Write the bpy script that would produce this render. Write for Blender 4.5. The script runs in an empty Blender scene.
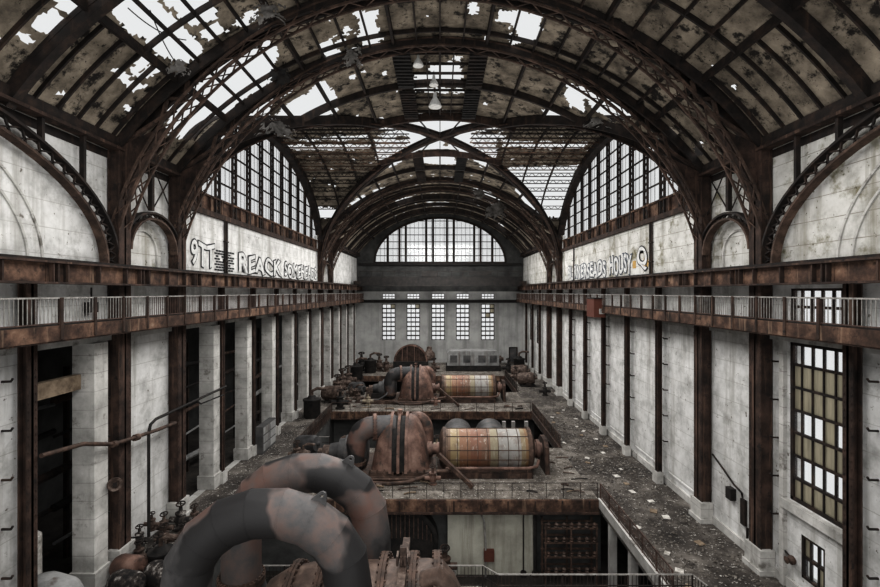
import bpy, bmesh, math, random
from mathutils import Vector, noise
from mathutils.geometry import tessellate_polygon
R = random.Random(7)
C = bpy.context.scene.collection
SC = bpy.context.scene
H, F, HY = 13.2, 470.0, 292.0          # eye height, focal length in pixels, horizon row
V = Vector
def P(x, y, Y): return V(((x-440)/F*Y, Y, H+(HY-y)/F*Y))
def lerp(a, b, t): return a+(b-a)*t

# ------------------------------------------------------------------ materials
MATS = {}
def _nodes(name):
    m = bpy.data.materials.new(name); m.use_nodes = True
    nt = m.node_tree; nt.nodes.clear()
    out = nt.nodes.new('ShaderNodeOutputMaterial')
    return m, nt, out
def ramp(nt, src, stops, interp='LINEAR'):
    r = nt.nodes.new('ShaderNodeValToRGB'); cr = r.color_ramp; cr.interpolation = interp
    while len(cr.elements) > 1: cr.elements.remove(cr.elements[-1])
    cr.elements[0].position = stops[0][0]; c = stops[0][1]; cr.elements[0].color = (*c, 1) if len(c) == 3 else c
    for p, c in stops[1:]:
        e = cr.elements.new(p); e.color = (*c, 1)
    nt.links.new(src, r.inputs[0]); return r.outputs[0]
def noise_n(nt, vec, scale, detail=6, rough=.6, stretch=None, off=0):
    if stretch or off:
        mp = nt.nodes.new('ShaderNodeMapping'); mp.inputs['Scale'].default_value = stretch or (1, 1, 1)
        mp.inputs['Location'].default_value = (off, off*.7, off*.3)
        nt.links.new(vec, mp.inputs[0]); vec = mp.outputs[0]
    n = nt.nodes.new('ShaderNodeTexNoise'); n.inputs['Scale'].default_value = scale
    n.inputs['Detail'].default_value = detail; n.inputs['Roughness'].default_value = rough
    nt.links.new(vec, n.inputs['Vector']); return n.outputs[0]
def mix(nt, a, b, fac, mode='MIX'):
    m = nt.nodes.new('ShaderNodeMix'); m.data_type = 'RGBA'; m.blend_type = mode
    if hasattr(fac, 'node'): nt.links.new(fac, m.inputs[0])
    else: m.inputs[0].default_value = fac
    for s, i in ((a, 6), (b, 7)):
        if hasattr(s, 'node'): nt.links.new(s, m.inputs[i])
        else: m.inputs[i].default_value = (*s, 1)
    return m.outputs[2]
G3 = lambda v: (v, v*.985, v*.96)
def grime(name, stops, scale=1.2, stain=None, streak=None, speck=None, sdet=9, rough=.8, metal=0., bump=.25, fine=9., courses=None, spec=.3):
    """layered weathered surface: broad colour noise, dark stains, vertical streaks, specks"""
    m, nt, out = _nodes(name)
    geo = nt.nodes.new('ShaderNodeNewGeometry'); pos = geo.outputs['Position']
    col = ramp(nt, noise_n(nt, pos, scale, 8, .65), stops)
    if stain:                                   # (scale, lo, hi, colour)
        s, lo, hi, c = stain
        f = ramp(nt, noise_n(nt, pos, s, sdet, .7 if sdet > 5 else .5, off=3.3), [(lo, (0, 0, 0)), (hi, (1, 1, 1))])
        col = mix(nt, col, c, f)
    if streak:                                  # (scale, lo, hi, colour)
        s, lo, hi, c = streak
        f = ramp(nt, noise_n(nt, pos, s, 7, .65, (1, 1, .07), 9.1), [(lo, (0, 0, 0)), (hi, (1, 1, 1))])
        col = mix(nt, col, c, f)
    if courses:                                 # (height, colour, amount) level joint lines
        h, c, a = courses
        sx = nt.nodes.new('ShaderNodeSeparateXYZ'); nt.links.new(pos, sx.inputs[0])
        md = nt.nodes.new('ShaderNodeMath'); md.operation = 'MODULO'; md.inputs[1].default_value = h
        nt.links.new(sx.outputs[2], md.inputs[0])
        lt = nt.nodes.new('ShaderNodeMath'); lt.operation = 'LESS_THAN'; lt.inputs[1].default_value = .035
        nt.links.new(md.outputs[0], lt.inputs[0])
        br = noise_n(nt, pos, .9, 4, .6, off=5)
        ml = nt.nodes.new('ShaderNodeMath'); ml.operation = 'MULTIPLY'; nt.links.new(lt.outputs[0], ml.inputs[0]); nt.links.new(br, ml.inputs[1])
        m2 = nt.nodes.new('ShaderNodeMath'); m2.operation = 'MULTIPLY'; m2.inputs[1].default_value = a; nt.links.new(ml.outputs[0], m2.inputs[0])
        col = mix(nt, col, c, m2.outputs[0])
    if speck:                                   # (scale, threshold, colour)
        s, th, c = speck
        f = ramp(nt, noise_n(nt, pos, s, 3, .8, off=1.7), [(th, (0, 0, 0)), (th+.06, (1, 1, 1))])
        col = mix(nt, col, c, f)
    b = nt.nodes.new('ShaderNodeBsdfPrincipled'); nt.links.new(col, b.inputs['Base Color'])
    b.inputs['Roughness'].default_value = rough; b.inputs['Metallic'].default_value = metal
    b.inputs['Specular IOR Level'].default_value = spec
    if bump:
        bp = nt.nodes.new('ShaderNodeBump'); bp.inputs['Strength'].default_value = bump; bp.inputs['Distance'].default_value = .06
        nt.links.new(noise_n(nt, pos, fine, 6, .7), bp.inputs['Height']); nt.links.new(bp.outputs[0], b.inputs['Normal'])
    nt.links.new(b.outputs[0], out.inputs[0]); MATS[name] = m; return m
def plain(name, c, rough=.8):
    return grime(name, [(.3, tuple(v*.7 for v in c)), (.7, c)], 3, rough=rough, bump=.1)
def glass(name, tint, clear, streaky=True, glow=.75):
    m, nt, out = _nodes(name)
    geo = nt.nodes.new('ShaderNodeNewGeometry'); pos = geo.outputs['Position']
    dirt = ramp(nt, noise_n(nt, pos, 2.5, 5, .7, (1, 1, .12) if streaky else None), [(.35, tuple(v*.55 for v in tint)), (.62, tint)])
    tl = nt.nodes.new('ShaderNodeBsdfTranslucent'); nt.links.new(dirt, tl.inputs[0])
    tr = nt.nodes.new('ShaderNodeBsdfTransparent'); tr.inputs[0].default_value = (*[min(1, v*1.02) for v in tint], 1)
    mx = nt.nodes.new('ShaderNodeMixShader'); mx.inputs[0].default_value = clear
    nt.links.new(tl.outputs[0], mx.inputs[1]); nt.links.new(tr.outputs[0], mx.inputs[2])
    gl = nt.nodes.new('ShaderNodeBsdfGlossy'); gl.inputs[1].default_value = .15
    m2 = nt.nodes.new('ShaderNodeMixShader'); m2.inputs[0].default_value = .04
    nt.links.new(mx.outputs[0], m2.inputs[1]); nt.links.new(gl.outputs[0], m2.inputs[2])
    nt.links.new(m2.outputs[0], out.inputs[0]); MATS[name] = m; return m

M_STEEL = grime('dark_rusted_steel', [(.3, (.009, .008, .0075)), (.5, (.022, .017, .015)), (.68, (.052, .034, .026))], 1.6, streak=(2.2, .58, .74, (.075, .048, .035)), rough=.75)
M_COL = grime('brown_rusted_column_steel', [(.3, (.013, .010, .009)), (.5, (.040, .026, .0205)), (.7, (.088, .055, .043))], 1.3, stain=(2.2, .56, .66, (.014, .012, .011)), streak=(3., .55, .7, (.13, .083, .062)), rough=.8)
M_ARCH = grime('brown_lattice_steel', [(.3, (.022, .016, .0135)), (.5, (.066, .044, .034)), (.7, (.15, .10, .078))], 1.5, stain=(2.2, .57, .67, (.018, .015, .014)), rough=.8)
M_BEAM = grime('flaking_rust_beam', [(.32, (.020, .015, .012)), (.48, (.070, .042, .031)), (.62, (.17, .105, .073)), (.75, (.32, .24, .18))], 1.1, stain=(1.7, .55, .64, (.03, .02, .016)), streak=(2.5, .58, .7, (.27, .19, .135)), rough=.85)
M_BLACK = grime('sooty_black_iron', [(.35, (.008, .008, .008)), (.7, (.035, .03, .027))], 2., rough=.7)
M_ROOF = grime('stained_roof_boards', [(.28, (.034, .029, .024)), (.45, (.17, .145, .115)), (.7, (.38, .33, .265))], .8, stain=(1.1, .52, .60, (.018, .015, .013)), speck=(4.5, .62, (.02, .017, .014)), rough=.9, bump=.4, fine=5)
M_WALL = grime('peeling_white_plaster', [(.28, (.33, .327, .317)), (.5, (.56, .556, .545)), (.72, (.68, .677, .67))], .9, stain=(.7, .54, .74, (.26, .255, .24)), streak=(1.1, .53, .74, (.27, .26, .235)), speck=(2.8, .645, (.17, .155, .135)), rough=.9, courses=(1.05, (.3, .29, .27), 1.0), bump=.3, fine=6)
M_ARCHWALL = grime('mouldy_white_render', [(.28, (.29, .283, .26)), (.5, (.52, .512, .49)), (.72, (.64, .635, .62))], .8, stain=(.6, .54, .66, (.17, .155, .10)), streak=(1., .54, .72, (.22, .205, .165)), speck=(2.2, .63, (.10, .09, .06)), rough=.9, courses=(.95, (.2, .18, .15), 1.4), bump=.3)
M_ENDWALL = grime('grey_end_wall_plaster', [(.3, (.27, .27, .265)), (.6, (.40, .40, .39))], .5, streak=(.6, .5, .75, (.16, .16, .155)), rough=.9)
M_DARKWALL = grime('dark_grey_wall', [(.3, (.03, .03, .03)), (.65, (.09, .09, .087))], .6, rough=.9)  # one dark grey tone for upper end wall, pits and boiler bay
M_CONC = grime('worn_concrete', [(.3, (.28, .275, .26)), (.55, (.47, .46, .44)), (.75, (.62, .61, .59))], .9, stain=(1.1, .56, .68, (.16, .15, .135)), streak=(1.1, .56, .76, (.20, .19, .175)), rough=.9, courses=(.8, (.2, .19, .18), 1.0))
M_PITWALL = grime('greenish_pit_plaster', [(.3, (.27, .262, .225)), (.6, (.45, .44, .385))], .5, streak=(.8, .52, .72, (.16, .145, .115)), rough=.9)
M_FLOOR = grime('dirty_debris_floor', [(.32, (.022, .019, .017)), (.48, (.062, .054, .048)), (.60, (.15, .135, .12)), (.74, (.27, .25, .23))], .33, stain=(.9, .54, .64, (.028, .023, .02)), speck=(5., .60, (.46, .44, .41)), rough=.9, bump=.9, fine=7)
M_RUBBLE = grime('rubble_covered_deck', [(.3, (.05, .044, .039)), (.5, (.13, .115, .10)), (.7, (.26, .24, .215))], .8, stain=(2., .55, .65, (.035, .03, .026)), speck=(6., .60, (.52, .50, .47)), rough=.95, bump=1., fine=8)
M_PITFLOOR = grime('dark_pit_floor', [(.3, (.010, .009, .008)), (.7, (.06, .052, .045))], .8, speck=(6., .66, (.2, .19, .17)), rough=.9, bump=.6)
M_HOOD = grime('rust_pink_casing', [(.28, (.030, .023, .02)), (.45, (.105, .062, .048)), (.58, (.20, .128, .102)), (.75, (.31, .22, .18))], .75, stain=(1.1, .54, .66, (.030, .027, .025)), streak=(2., .55, .7, (.085, .045, .033)), rough=.65, spec=.4)
M_PIPE = grime('grey_and_rust_pipe', [(.36, (.028, .027, .028)), (.45, (.075, .072, .072)), (.52, (.115, .088, .080)), (.60, (.13, .078, .064)), (.74, (.05, .032, .027))], .30, stain=(.36, .50, .54, (.022, .021, .0215)), sdet=3, streak=(.9, .62, .8, (.055, .04, .035)), rough=.6, bump=.12, spec=.4)
M_DPIPE = grime('dark_grey_pipe', [(.3, (.02, .02, .021)), (.6, (.09, .088, .088)), (.75, (.16, .11, .09))], .9, rough=.55, spec=.4)
M_FLANGE = grime('bolted_flange_iron', [(.3, (.02, .016, .014)), (.6, (.10, .065, .05)), (.75, (.22, .16, .13))], 2.2, rough=.7)
M_TAN = grime('tan_casing_metal', [(.3, (.03, .022, .018)), (.5, (.085, .058, .046)), (.7, (.21, .155, .125))], 1.1, stain=(1.3, .56, .66, (.04, .03, .026)), rough=.6, spec=.4)
M_RAIL = grime('grey_railing_paint', [(.3, (.13, .12, .11)), (.6, (.30, .29, .275))], 4., rough=.6)
M_RAILR = grime('rusty_railing', [(.3, (.03, .021, .018)), (.6, (.10, .064, .052)), (.75, (.20, .15, .125))], 3., rough=.7)
M_SHABBY = grime('flaked_white_on_black', [(.44, (.014, .013, .013)), (.56, (.06, .05, .045)), (.66, (.38, .36, .34))], 3.5, rough=.8)
M_VALVE = grime('valve_iron', [(.3, (.018, .014, .012)), (.5, (.075, .052, .042)), (.7, (.21, .17, .145))], 2.8, rough=.7)
M_CREAM = grime('cream_dirty_metal', [(.3, (.10, .085, .065)), (.6, (.36, .31, .24))], 3., rough=.7)
M_GREYGEN = grime('grey_machine_paint', [(.3, (.12, .12, .118)), (.6, (.30, .30, .295))], .8, streak=(1.5, .56, .7, (.09, .07, .06)), rough=.6)
M_SCRAP = grime('pale_scrap', [(.3, (.22, .205, .18)), (.6, (.58, .56, .53))], 4., rough=.9)
M_TIMBER = grime('weathered_timber', [(.3, (.09, .065, .045)), (.6, (.26, .205, .15))], 2.5, rough=.9)
M_TAR = grime('torn_roof_felt', [(.3, (.05, .046, .042)), (.6, (.20, .19, .18)), (.75, (.36, .345, .33))], 2., rough=.9)
M_BRICK = plain('dark_red_brick', (.24, .09, .065))
M_INK = plain('black_spray_paint', (.025, .025, .027)); M_FILL = plain('white_spray_paint', (.62, .62, .61))
M_BLUEGREY = plain('grey_spray_paint', (.10, .115, .14)); M_YEL = plain('ochre_spray_paint', (.50, .33, .12))
M_LAMP = plain('white_enamel', (.78, .78, .76), .4)
M_SIGN = plain('white_sign', (.6, .6, .58)); M_RED = plain('rust_red_cabin', (.13, .05, .035))
M_GLASS = glass('milky_window_glass', (1., 1., 1.), .84)
M_GLASSD = glass('dirty_roof_glass', (.42, .36, .30), .15, False)
M_AMBER = glass('amber_dirty_glass', (.42, .375, .28), .2)
M_CLEAR = glass('clear_window_glass', (1., 1., 1.), .88)

def gen_mat():
    m, nt, out = _nodes('striped_generator_paint')
    geo = nt.nodes.new('ShaderNodeNewGeometry'); tc = nt.nodes.new('ShaderNodeTexCoord')
    sx = nt.nodes.new('ShaderNodeSeparateXYZ'); nt.links.new(tc.outputs['Generated'], sx.inputs[0])
    cs = [(.0, (.20, .13, .08)), (.05, (.34, .27, .15)), (.16, (.28, .15, .085)), (.29, (.24, .115, .07)), (.42, (.22, .125, .08)),
          (.53, (.30, .27, .19)), (.63, (.33, .33, .32)), (.78, (.37, .37, .36)), (.90, (.30, .25, .16)), (.955, (.26, .16, .08))]
    col = ramp(nt, sx.outputs[0], cs, 'CONSTANT')
    f = ramp(nt, noise_n(nt, geo.outputs['Position'], 1.3, 8, .7), [(.5, (0, 0, 0)), (.8, (1, 1, 1))])
    col = mix(nt, col, (.15, .085, .055), f)
    f = ramp(nt, noise_n(nt, geo.outputs['Position'], 3.5, 6, .7, (1, 1, .15), 4), [(.55, (0, 0, 0)), (.75, (1, 1, 1))])
    col = mix(nt, col, (.58, .56, .52), f)
    col = mix(nt, col, (.70, .68, .66), 1.0, 'MULTIPLY')
    b = nt.nodes.new('ShaderNodeBsdfPrincipled'); nt.links.new(col, b.inputs['Base Color']); b.inputs['Roughness'].default_value = .55
    nt.links.new(b.outputs[0], out.inputs[0]); return m
M_GEN = gen_mat()

# ------------------------------------------------------------------ mesh builder
class MB:
    def __init__(s): s.v = []; s.f = []
    def add(s, vs, fs):
        o = len(s.v); s.v += [tuple(v) for v in vs]; s.f += [tuple(i+o for i in f) for f in fs]; return s
    def box(s, a, b):
        x0, x1 = sorted((a[0], b[0])); y0, y1 = sorted((a[1], b[1])); z0, z1 = sorted((a[2], b[2]))
        return s.add([(x0, y0, z0), (x1, y0, z0), (x1, y1, z0), (x0, y1, z0), (x0, y0, z1), (x1, y0, z1), (x1, y1, z1), (x0, y1, z1)],
                     [(0, 3, 2, 1), (4, 5, 6, 7), (0, 1, 5, 4), (1, 2, 6, 5), (2, 3, 7, 6), (3, 0, 4, 7)])
    def bar(s, p, q, w, h=None, up=(0, 0, 1)):
        p, q = V(p), V(q); d = q-p
        if d.length < 1e-6: return s
        d.normalize(); u = V(up)
        if abs(d.dot(u)) > .98: u = V((0, 1, 0)) if abs(d.y) < .9 else V((1, 0, 0))
        a = d.cross(u).normalized()*(w/2); b = a.cross(d).normalized()*((h or w)/2)
        return s.add([p-a-b, p+a-b, p+a+b, p-a+b, q-a-b, q+a-b, q+a+b, q-a+b],
                     [(0, 3, 2, 1), (4, 5, 6, 7), (0, 1, 5, 4), (1, 2, 6, 5), (2, 3, 7, 6), (3, 0, 4, 7)])
    def path(s, pts, w, h=None, up=(0, 0, 1)):
        """one continuous box section swept along a polyline"""
        pts = [V(p) for p in pts]; rings = []
        for i, p in enumerate(pts):
            d = (pts[min(i+1, len(pts)-1)]-pts[max(i-1, 0)]).normalized(); u = V(up)
            if abs(d.dot(u)) > .98: u = V((0, 1, 0)) if abs(d.y) < .9 else V((1, 0, 0))
            a = d.cross(u).normalized()*(w/2); b = a.cross(d).normalized()*((h or w)/2)
            rings.append([p-a-b, p+a-b, p+a+b, p-a+b])
        return s.loft(rings, True)
    def loft(s, rings, cap=True):
        n = len(rings[0]); vs = [v for r in rings for v in r]; fs = []
        for i in range(len(rings)-1):
            for j in range(n):
                k = (j+1) % n; fs.append((i*n+j, i*n+k, (i+1)*n+k, (i+1)*n+j))
        if cap: fs += [tuple(range(n))[::-1], tuple((len(rings)-1)*n+j for j in range(n))]
        return s.add(vs, fs)
    def tube(s, pts, r, n=12, cap=True):
        pts = [V(p) for p in pts]; rs = r if isinstance(r, (list, tuple)) else [r]*len(pts); rings = []; a = None
        for i, p in enumerate(pts):
            d = (pts[min(i+1, len(pts)-1)]-pts[max(i-1, 0)])
            d = d.normalized() if d.length > 1e-9 else V((0, 0, 1))
            if a is None:
                a = d.orthogonal().normalized()
            else:
                a = (a-d*a.dot(d)).normalized()
            b = d.cross(a); k = 1.
            if 0 < i < len(pts)-1:
                c = (pts[i]-pts[i-1]).normalized().dot(d); k = 1/max(c, .6)
            rings.append([p+(a*math.cos(t)+b*math.sin(t))*rs[i] for t in [2*math.pi*j/n for j in range(n)]])
        return s.loft(rings, cap)
    def lathe(s, o, axis, prof, n=20):
        """prof: (distance along axis, radius)"""
        o = V(o); ax = V(axis).normalized(); a = ax.orthogonal().normalized(); b = ax.cross(a)
        return s.loft([[o+ax*h+(a*math.cos(2*math.pi*j/n)+b*math.sin(2*math.pi*j/n))*max(r, .002) for j in range(n)] for h, r in prof])
    def poly(s, loops, fn, t):
        """flat polygon with holes; fn(u, v, depth) -> world point; t thickness"""
        L = [[V((u, v, 0)) for u, v in l] for l in loops]; flat = [p for l in L for p in l]; n = len(flat)
        tris = tessellate_polygon(L)
        vs = [fn(p.x, p.y, 0) for p in flat]+[fn(p.x, p.y, t) for p in flat]
        fs = [tuple(x) for x in tris]+[tuple(i+n for i in x[::-1]) for x in tris]; o = 0
        for l in L:
            m = len(l)
            for i in range(m):
                j = (i+1) % m; fs.append((o+i, o+j, o+j+n, o+i+n))
            o += m
        return s.add(vs, fs)
    def rock(s, c, r, flat=.6, rnd=R):
        c = V(c); vs = []
        for d in ((1, 0, 0), (0, 1, 0), (-1, 0, 0), (0, -1, 0), (0, 0, 1), (0, 0, -1)):
            v = V(d)*r*rnd.uniform(.6, 1.25); v += V((rnd.uniform(-.3, .3), rnd.uniform(-.3, .3), 0))*r; v.z *= flat; vs.append(c+v)
        return s.add(vs, [(0, 1, 4), (1, 2, 4), (2, 3, 4), (3, 0, 4), (1, 0, 5), (2, 1, 5), (3, 2, 5), (0, 3, 5)])
    def build(s, name, mat, parent=None, smooth=0, label=None, cat=None, group=None, kind=None):
        if parent is not None:
            o0 = V(parent['_o'])
        else:
            xs = [v[0] for v in s.v]; ys = [v[1] for v in s.v]; zs = [v[2] for v in s.v]
            o0 = V(((min(xs)+max(xs))/2, (min(ys)+max(ys))/2, min(zs)))
        me = bpy.data.meshes.new(name); me.from_pydata([V(v)-o0 for v in s.v], [], s.f)
        bm = bmesh.new(); bm.from_mesh(me); bmesh.ops.recalc_face_normals(bm, faces=bm.faces); bm.to_mesh(me); bm.free()
        if smooth:
            me.polygons.foreach_set('use_smooth', [True]*len(me.polygons)); me.set_sharp_from_angle(angle=math.radians(smooth))
        me.materials.append(mat)
        o = bpy.data.objects.new(name, me); C.objects.link(o)
        if parent is not None: o.parent = parent
        else: o.location = o0
        o['_o'] = tuple(o0); ALL.append(o)
        tag(o, label, cat, group, kind); return o
ALL = []
def tag(o, label=None, cat=None, group=None, kind=None):
    if label: o['label'] = label
    if cat: o['category'] = cat
    if group: o['group'] = group
    if kind: o['kind'] = kind
    return o
def thing(name, loc, label, cat, group=None):
    e = bpy.data.objects.new(name, None); C.objects.link(e); e.location = loc; e.empty_display_size = .3
    e['_o'] = tuple(loc); ALL.append(e); return tag(e, label, cat, group)
def dup(root, delta, label, group=None):
    r = root.copy(); C.objects.link(r); r.location = V(root.location)+V(delta); r['label'] = label; ALL.append(r)
    if group: r['group'] = group
    for ch in list(root.children):
        c = ch.copy(); C.objects.link(c); c.parent = r; ALL.append(c)
        for g in list(ch.children):
            d = g.copy(); C.objects.link(d); d.parent = c; ALL.append(d)
    return r
ORD = ['first', 'second', 'third', 'fourth', 'fifth', 'sixth', 'seventh', 'eighth', 'ninth', 'tenth', 'eleventh', 'twelfth', 'thirteenth', 'fourteenth', 'fifteenth', 'sixteenth', 'seventeenth', 'eighteenth', 'nineteenth', 'twentieth']
SIDE = {-1: 'left', 1: 'right'}

# ------------------------------------------------------------------ camera, sky, light
cam = bpy.data.objects.new('camera', bpy.data.cameras.new('camera')); C.objects.link(cam)
cam.location = (0, 0, H); cam.rotation_euler = (math.pi/2, 0, 0)
cam.data.sensor_width = 36; cam.data.lens = F/880*36; cam.data.shift_y = -1.5/880; cam.data.clip_end = 500
SC.camera = cam
w = bpy.data.worlds.new('overcast_sky'); SC.world = w; w.use_nodes = True
bg = w.node_tree.nodes['Background']; bg.inputs[0].default_value = (.975, .985, .99, 1); bg.inputs[1].default_value = .80
SC.view_settings.view_transform = 'Standard'; SC.view_settings.look = 'None'; SC.view_settings.exposure = .12; SC.view_settings.gamma = .77
def area(name, loc, rot, sx, sy, e, c=(1, 1, 1)):
    l = bpy.data.lights.new(name, 'AREA'); l.shape = 'RECTANGLE'; l.size = sx; l.size_y = sy; l.energy = e; l.color = c
    o = bpy.data.objects.new(name, l); C.objects.link(o); o.location = loc; o.rotation_euler = rot; return o

sun = bpy.data.lights.new('veiled_sun', 'SUN'); sun.energy = 1.9; sun.angle = math.radians(75); sun.color = (1, .985, .96)
so = bpy.data.objects.new('veiled_sun', sun); C.objects.link(so); so.location = (0, -20, 40); so.rotation_euler = (math.radians(72), 0, math.radians(4))
for i, (y, e) in enumerate(((14, 4300), (34, 4600), (54, 5800), (74, 5600))):
    area('added_down_fill', (0, y, H+9.5), (0, 0, 0), 14, 14, e, (1, .99, .975))  # added lamp without a fixture, facing down to lift the hall interior
    area('added_up_fill', (0, y, H-1.5), (math.pi, 0, 0), 20, 16, e*.27, (1, .985, .96))  # added unseen lamp facing up, brightens the roof underside and arches
# ------------------------------------------------------------------ main dimensions (metres; floor z = 0)
WX = 15.6                                                            # wall faces
YC = [11.6, 17.3, 22.4, 27.35, 32.6, 38.1, 43.6, 49.1, 54.6, 60.2, 65.8, 71.4, 77.0, 82.6]
YE = 88.0
ARCH_Y = [22.4, 27.35, 60.2, 65.8]
EAVE = H+7.2
MID = 43.6
def zb(x): return H-4.5+math.sqrt(max(19.2**2-x*x, 1))
def zt(y):
    u = (y-MID)/16.6
    return H+5.2+9.3*math.sqrt(1-u*u) if abs(u) < 1 else -99
def roof(x, y): return max(zb(x), zt(y))
def groin_x(y):
    z = zt(y)
    if z < zb(15.4): return 15.4
    d = 19.2**2-(z-H+4.5)**2
    return math.sqrt(d) if d > 0 else 0.
PIT_L, PIT_R = -12.0, 10.1
DECKS = [(4.0, 20.4), (30.0, 39.8), (52.0, 62.0), (74.0, 88.0)]
PITS = [(20.4, 30.0), (39.8, 52.0), (62.0, 74.0)]
PZ = -5.2

# ------------------------------------------------------------------ floors and pits
MB().box((PIT_R, 4, -.7), (WX, YE, 0)).build('floor', M_FLOOR, kind='structure')
MB().box((-WX-.2, 4, -.7), (PIT_L, YE, 0)).build('floor', M_FLOOR, kind='structure')
for a, b in DECKS:
    MB().box((PIT_L, a, -.75), (PIT_R, b, 0)).build('floor', M_RUBBLE, kind='structure')
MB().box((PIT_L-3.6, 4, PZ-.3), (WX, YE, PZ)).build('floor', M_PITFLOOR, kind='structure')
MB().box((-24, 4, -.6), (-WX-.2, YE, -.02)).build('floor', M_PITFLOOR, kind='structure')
k = 1
for sx, x in ((-1, PIT_L), (1, PIT_R)):                               # cream curb of the aisle along the pits
    for a, b in PITS:
        MB().box((x-.02 if sx > 0 else x-.25, a, -.5), (x+.25 if sx > 0 else x+.02, b, .06)).build('trim_%d' % k, M_CONC if a < 30 else M_COL, kind='structure'); k += 1
# pit walls: pale plaster bay under the second deck, dark elsewhere
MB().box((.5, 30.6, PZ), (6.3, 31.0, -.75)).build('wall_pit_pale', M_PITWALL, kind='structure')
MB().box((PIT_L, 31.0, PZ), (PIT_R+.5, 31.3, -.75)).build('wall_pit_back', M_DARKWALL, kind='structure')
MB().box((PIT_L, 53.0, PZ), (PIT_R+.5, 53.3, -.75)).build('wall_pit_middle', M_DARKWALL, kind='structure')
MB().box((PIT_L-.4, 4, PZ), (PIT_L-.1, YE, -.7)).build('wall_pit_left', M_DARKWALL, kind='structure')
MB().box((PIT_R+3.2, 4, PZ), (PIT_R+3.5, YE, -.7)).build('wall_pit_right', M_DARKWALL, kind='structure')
names = ['near', 'middle', 'far']
def edge_beam(y, lab):
    t = thing('deck_edge_beam', (-1, y, -.75), lab, 'beam', 'rusted deck edge beams over the pits')
    MB().box((PIT_L, y-.12, -.78), (PIT_R, y+.03, -.02)).build('web', M_BEAM, t)
    MB().box((PIT_L, y-.3, -.86), (PIT_R, y+.1, -.76)).build('flange', M_COL, t)
    m = MB()
    for i in range(13): m.box((PIT_L+.8+i*1.72, y-.22, -.76), (PIT_L+.88+i*1.72, y-.1, -.05))
    m.build('stiffeners', M_COL, t)
edge_beam(29.95, 'rusted beam edging the deck under the nearer striped generator')
edge_beam(51.95, 'rusted beam edging the deck under the farther striped generator')
edge_beam(73.95, 'dark beam edging the last deck before the end wall')

# ------------------------------------------------------------------ side walls
def arch_pts(yc, r, z0, zs, n=16):
    return [(yc-r, z0)]+[(yc-r*math.cos(math.pi*i/n), zs+r*math.sin(math.pi*i/n)) for i in range(n+1)]+[(yc+r, z0)]
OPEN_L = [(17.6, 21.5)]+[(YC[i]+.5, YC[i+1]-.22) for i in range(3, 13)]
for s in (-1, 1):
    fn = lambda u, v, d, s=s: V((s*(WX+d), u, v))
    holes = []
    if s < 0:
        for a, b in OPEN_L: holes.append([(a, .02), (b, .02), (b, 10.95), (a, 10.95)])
    else:
        for a, b, c, d in ((18.05, 20.95, 4.0, 11.0), (19.05, 20.3, .9, 2.75), (18.2, 20.9, 11.75, 13.35), (78.6, 81.4, 5, 11), (73., 75.8, 5, 11)):
            holes.append([(a, c), (b, c), (b, d), (a, d)])
    outer = [(4, 0), (YE, 0), (YE, H+1), (4, H+1)]
    MB().poly([outer]+holes, fn, .5).build('wall_%s_lower' % SIDE[s], M_WALL, kind='structure')
    # upper wall: niches between the paired arches, plain with graffiti in the wide bay
    up = [(4, H+1), (YE, H+1), (YE, EAVE), (60.2, EAVE), (60.2, H+5.2), (27.1, H+5.2), (27.1, EAVE), (4, EAVE)]
    nich = [arch_pts(24.9, 1.75, H+1.02, H+2.0), arch_pts(63.0, 1.95, H+1.02, H+2.0)]
    MB().poly([up]+nich, fn, .5).build('wall_%s_upper' % SIDE[s], M_ARCHWALL if s > 0 else M_WALL, kind='structure')
    for yc, r in ((24.9, 1.75), (63.0, 1.95)):
        MB().poly([arch_pts(yc, r+.2, H+.9, H+2.)], lambda u, v, d, s=s: V((s*(WX+.22+d), u, v)), .2).build('wall_%s_niche' % SIDE[s], M_ARCHWALL, kind='structure')
        m = MB()
        m.path([fn(u, v, .17) for u, v in arch_pts(yc, r*.72, H+1, H+2.)], .1, .12, (1, 0, 0))
        m.build('trim_%d' % k, M_CONC, kind='structure'); k += 1
    # shallow arched moulding on the blank wall nearest the camera
    for rr in (7.6, 6.9):
        m = MB(); pts = []
        for i in range(33):
            a = math.pi*i/32
            pts.append((s*(WX-.02), 11.2-rr*.95*math.cos(a), H+1.1+(rr-2.4)*math.sin(a)))
        m.path(pts, .09, .09, (1, 0, 0)); m.build('trim_%d' % k, M_CONC, kind='structure'); k += 1
    # level band under the lunette
    MB().box((s*(WX-.25), 28., H+5.1), (s*(WX+.2), 59.6, H+5.45)).build('trim_%d' % k, M_COL, kind='structure'); k += 1
    m = MB()
    for i in range(20):
        y = 28.6+i*1.6; m.box((s*(WX-.12), y-.05, H+5.45), (s*(WX), y+.05, H+6.5))
    m.box((s*(WX+.05), 28, H+5.45), (s*(WX+.12), 59.6, H+6.45)); m.box((s*(WX-.12), 28, H+6.42), (s*(WX), 59.6, H+6.55))
    m.build('trim_%d' % k, M_BEAM, kind='structure'); k += 1
# dark boiler bay behind the left openings
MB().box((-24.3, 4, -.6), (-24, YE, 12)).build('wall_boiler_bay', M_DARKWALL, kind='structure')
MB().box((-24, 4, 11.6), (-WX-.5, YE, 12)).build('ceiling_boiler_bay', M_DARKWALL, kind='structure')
MB().box((-24, 3.8, -.6), (-WX-.5, 4.1, 12)).build('wall_boiler_bay_end', M_DARKWALL, kind='structure')

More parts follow.
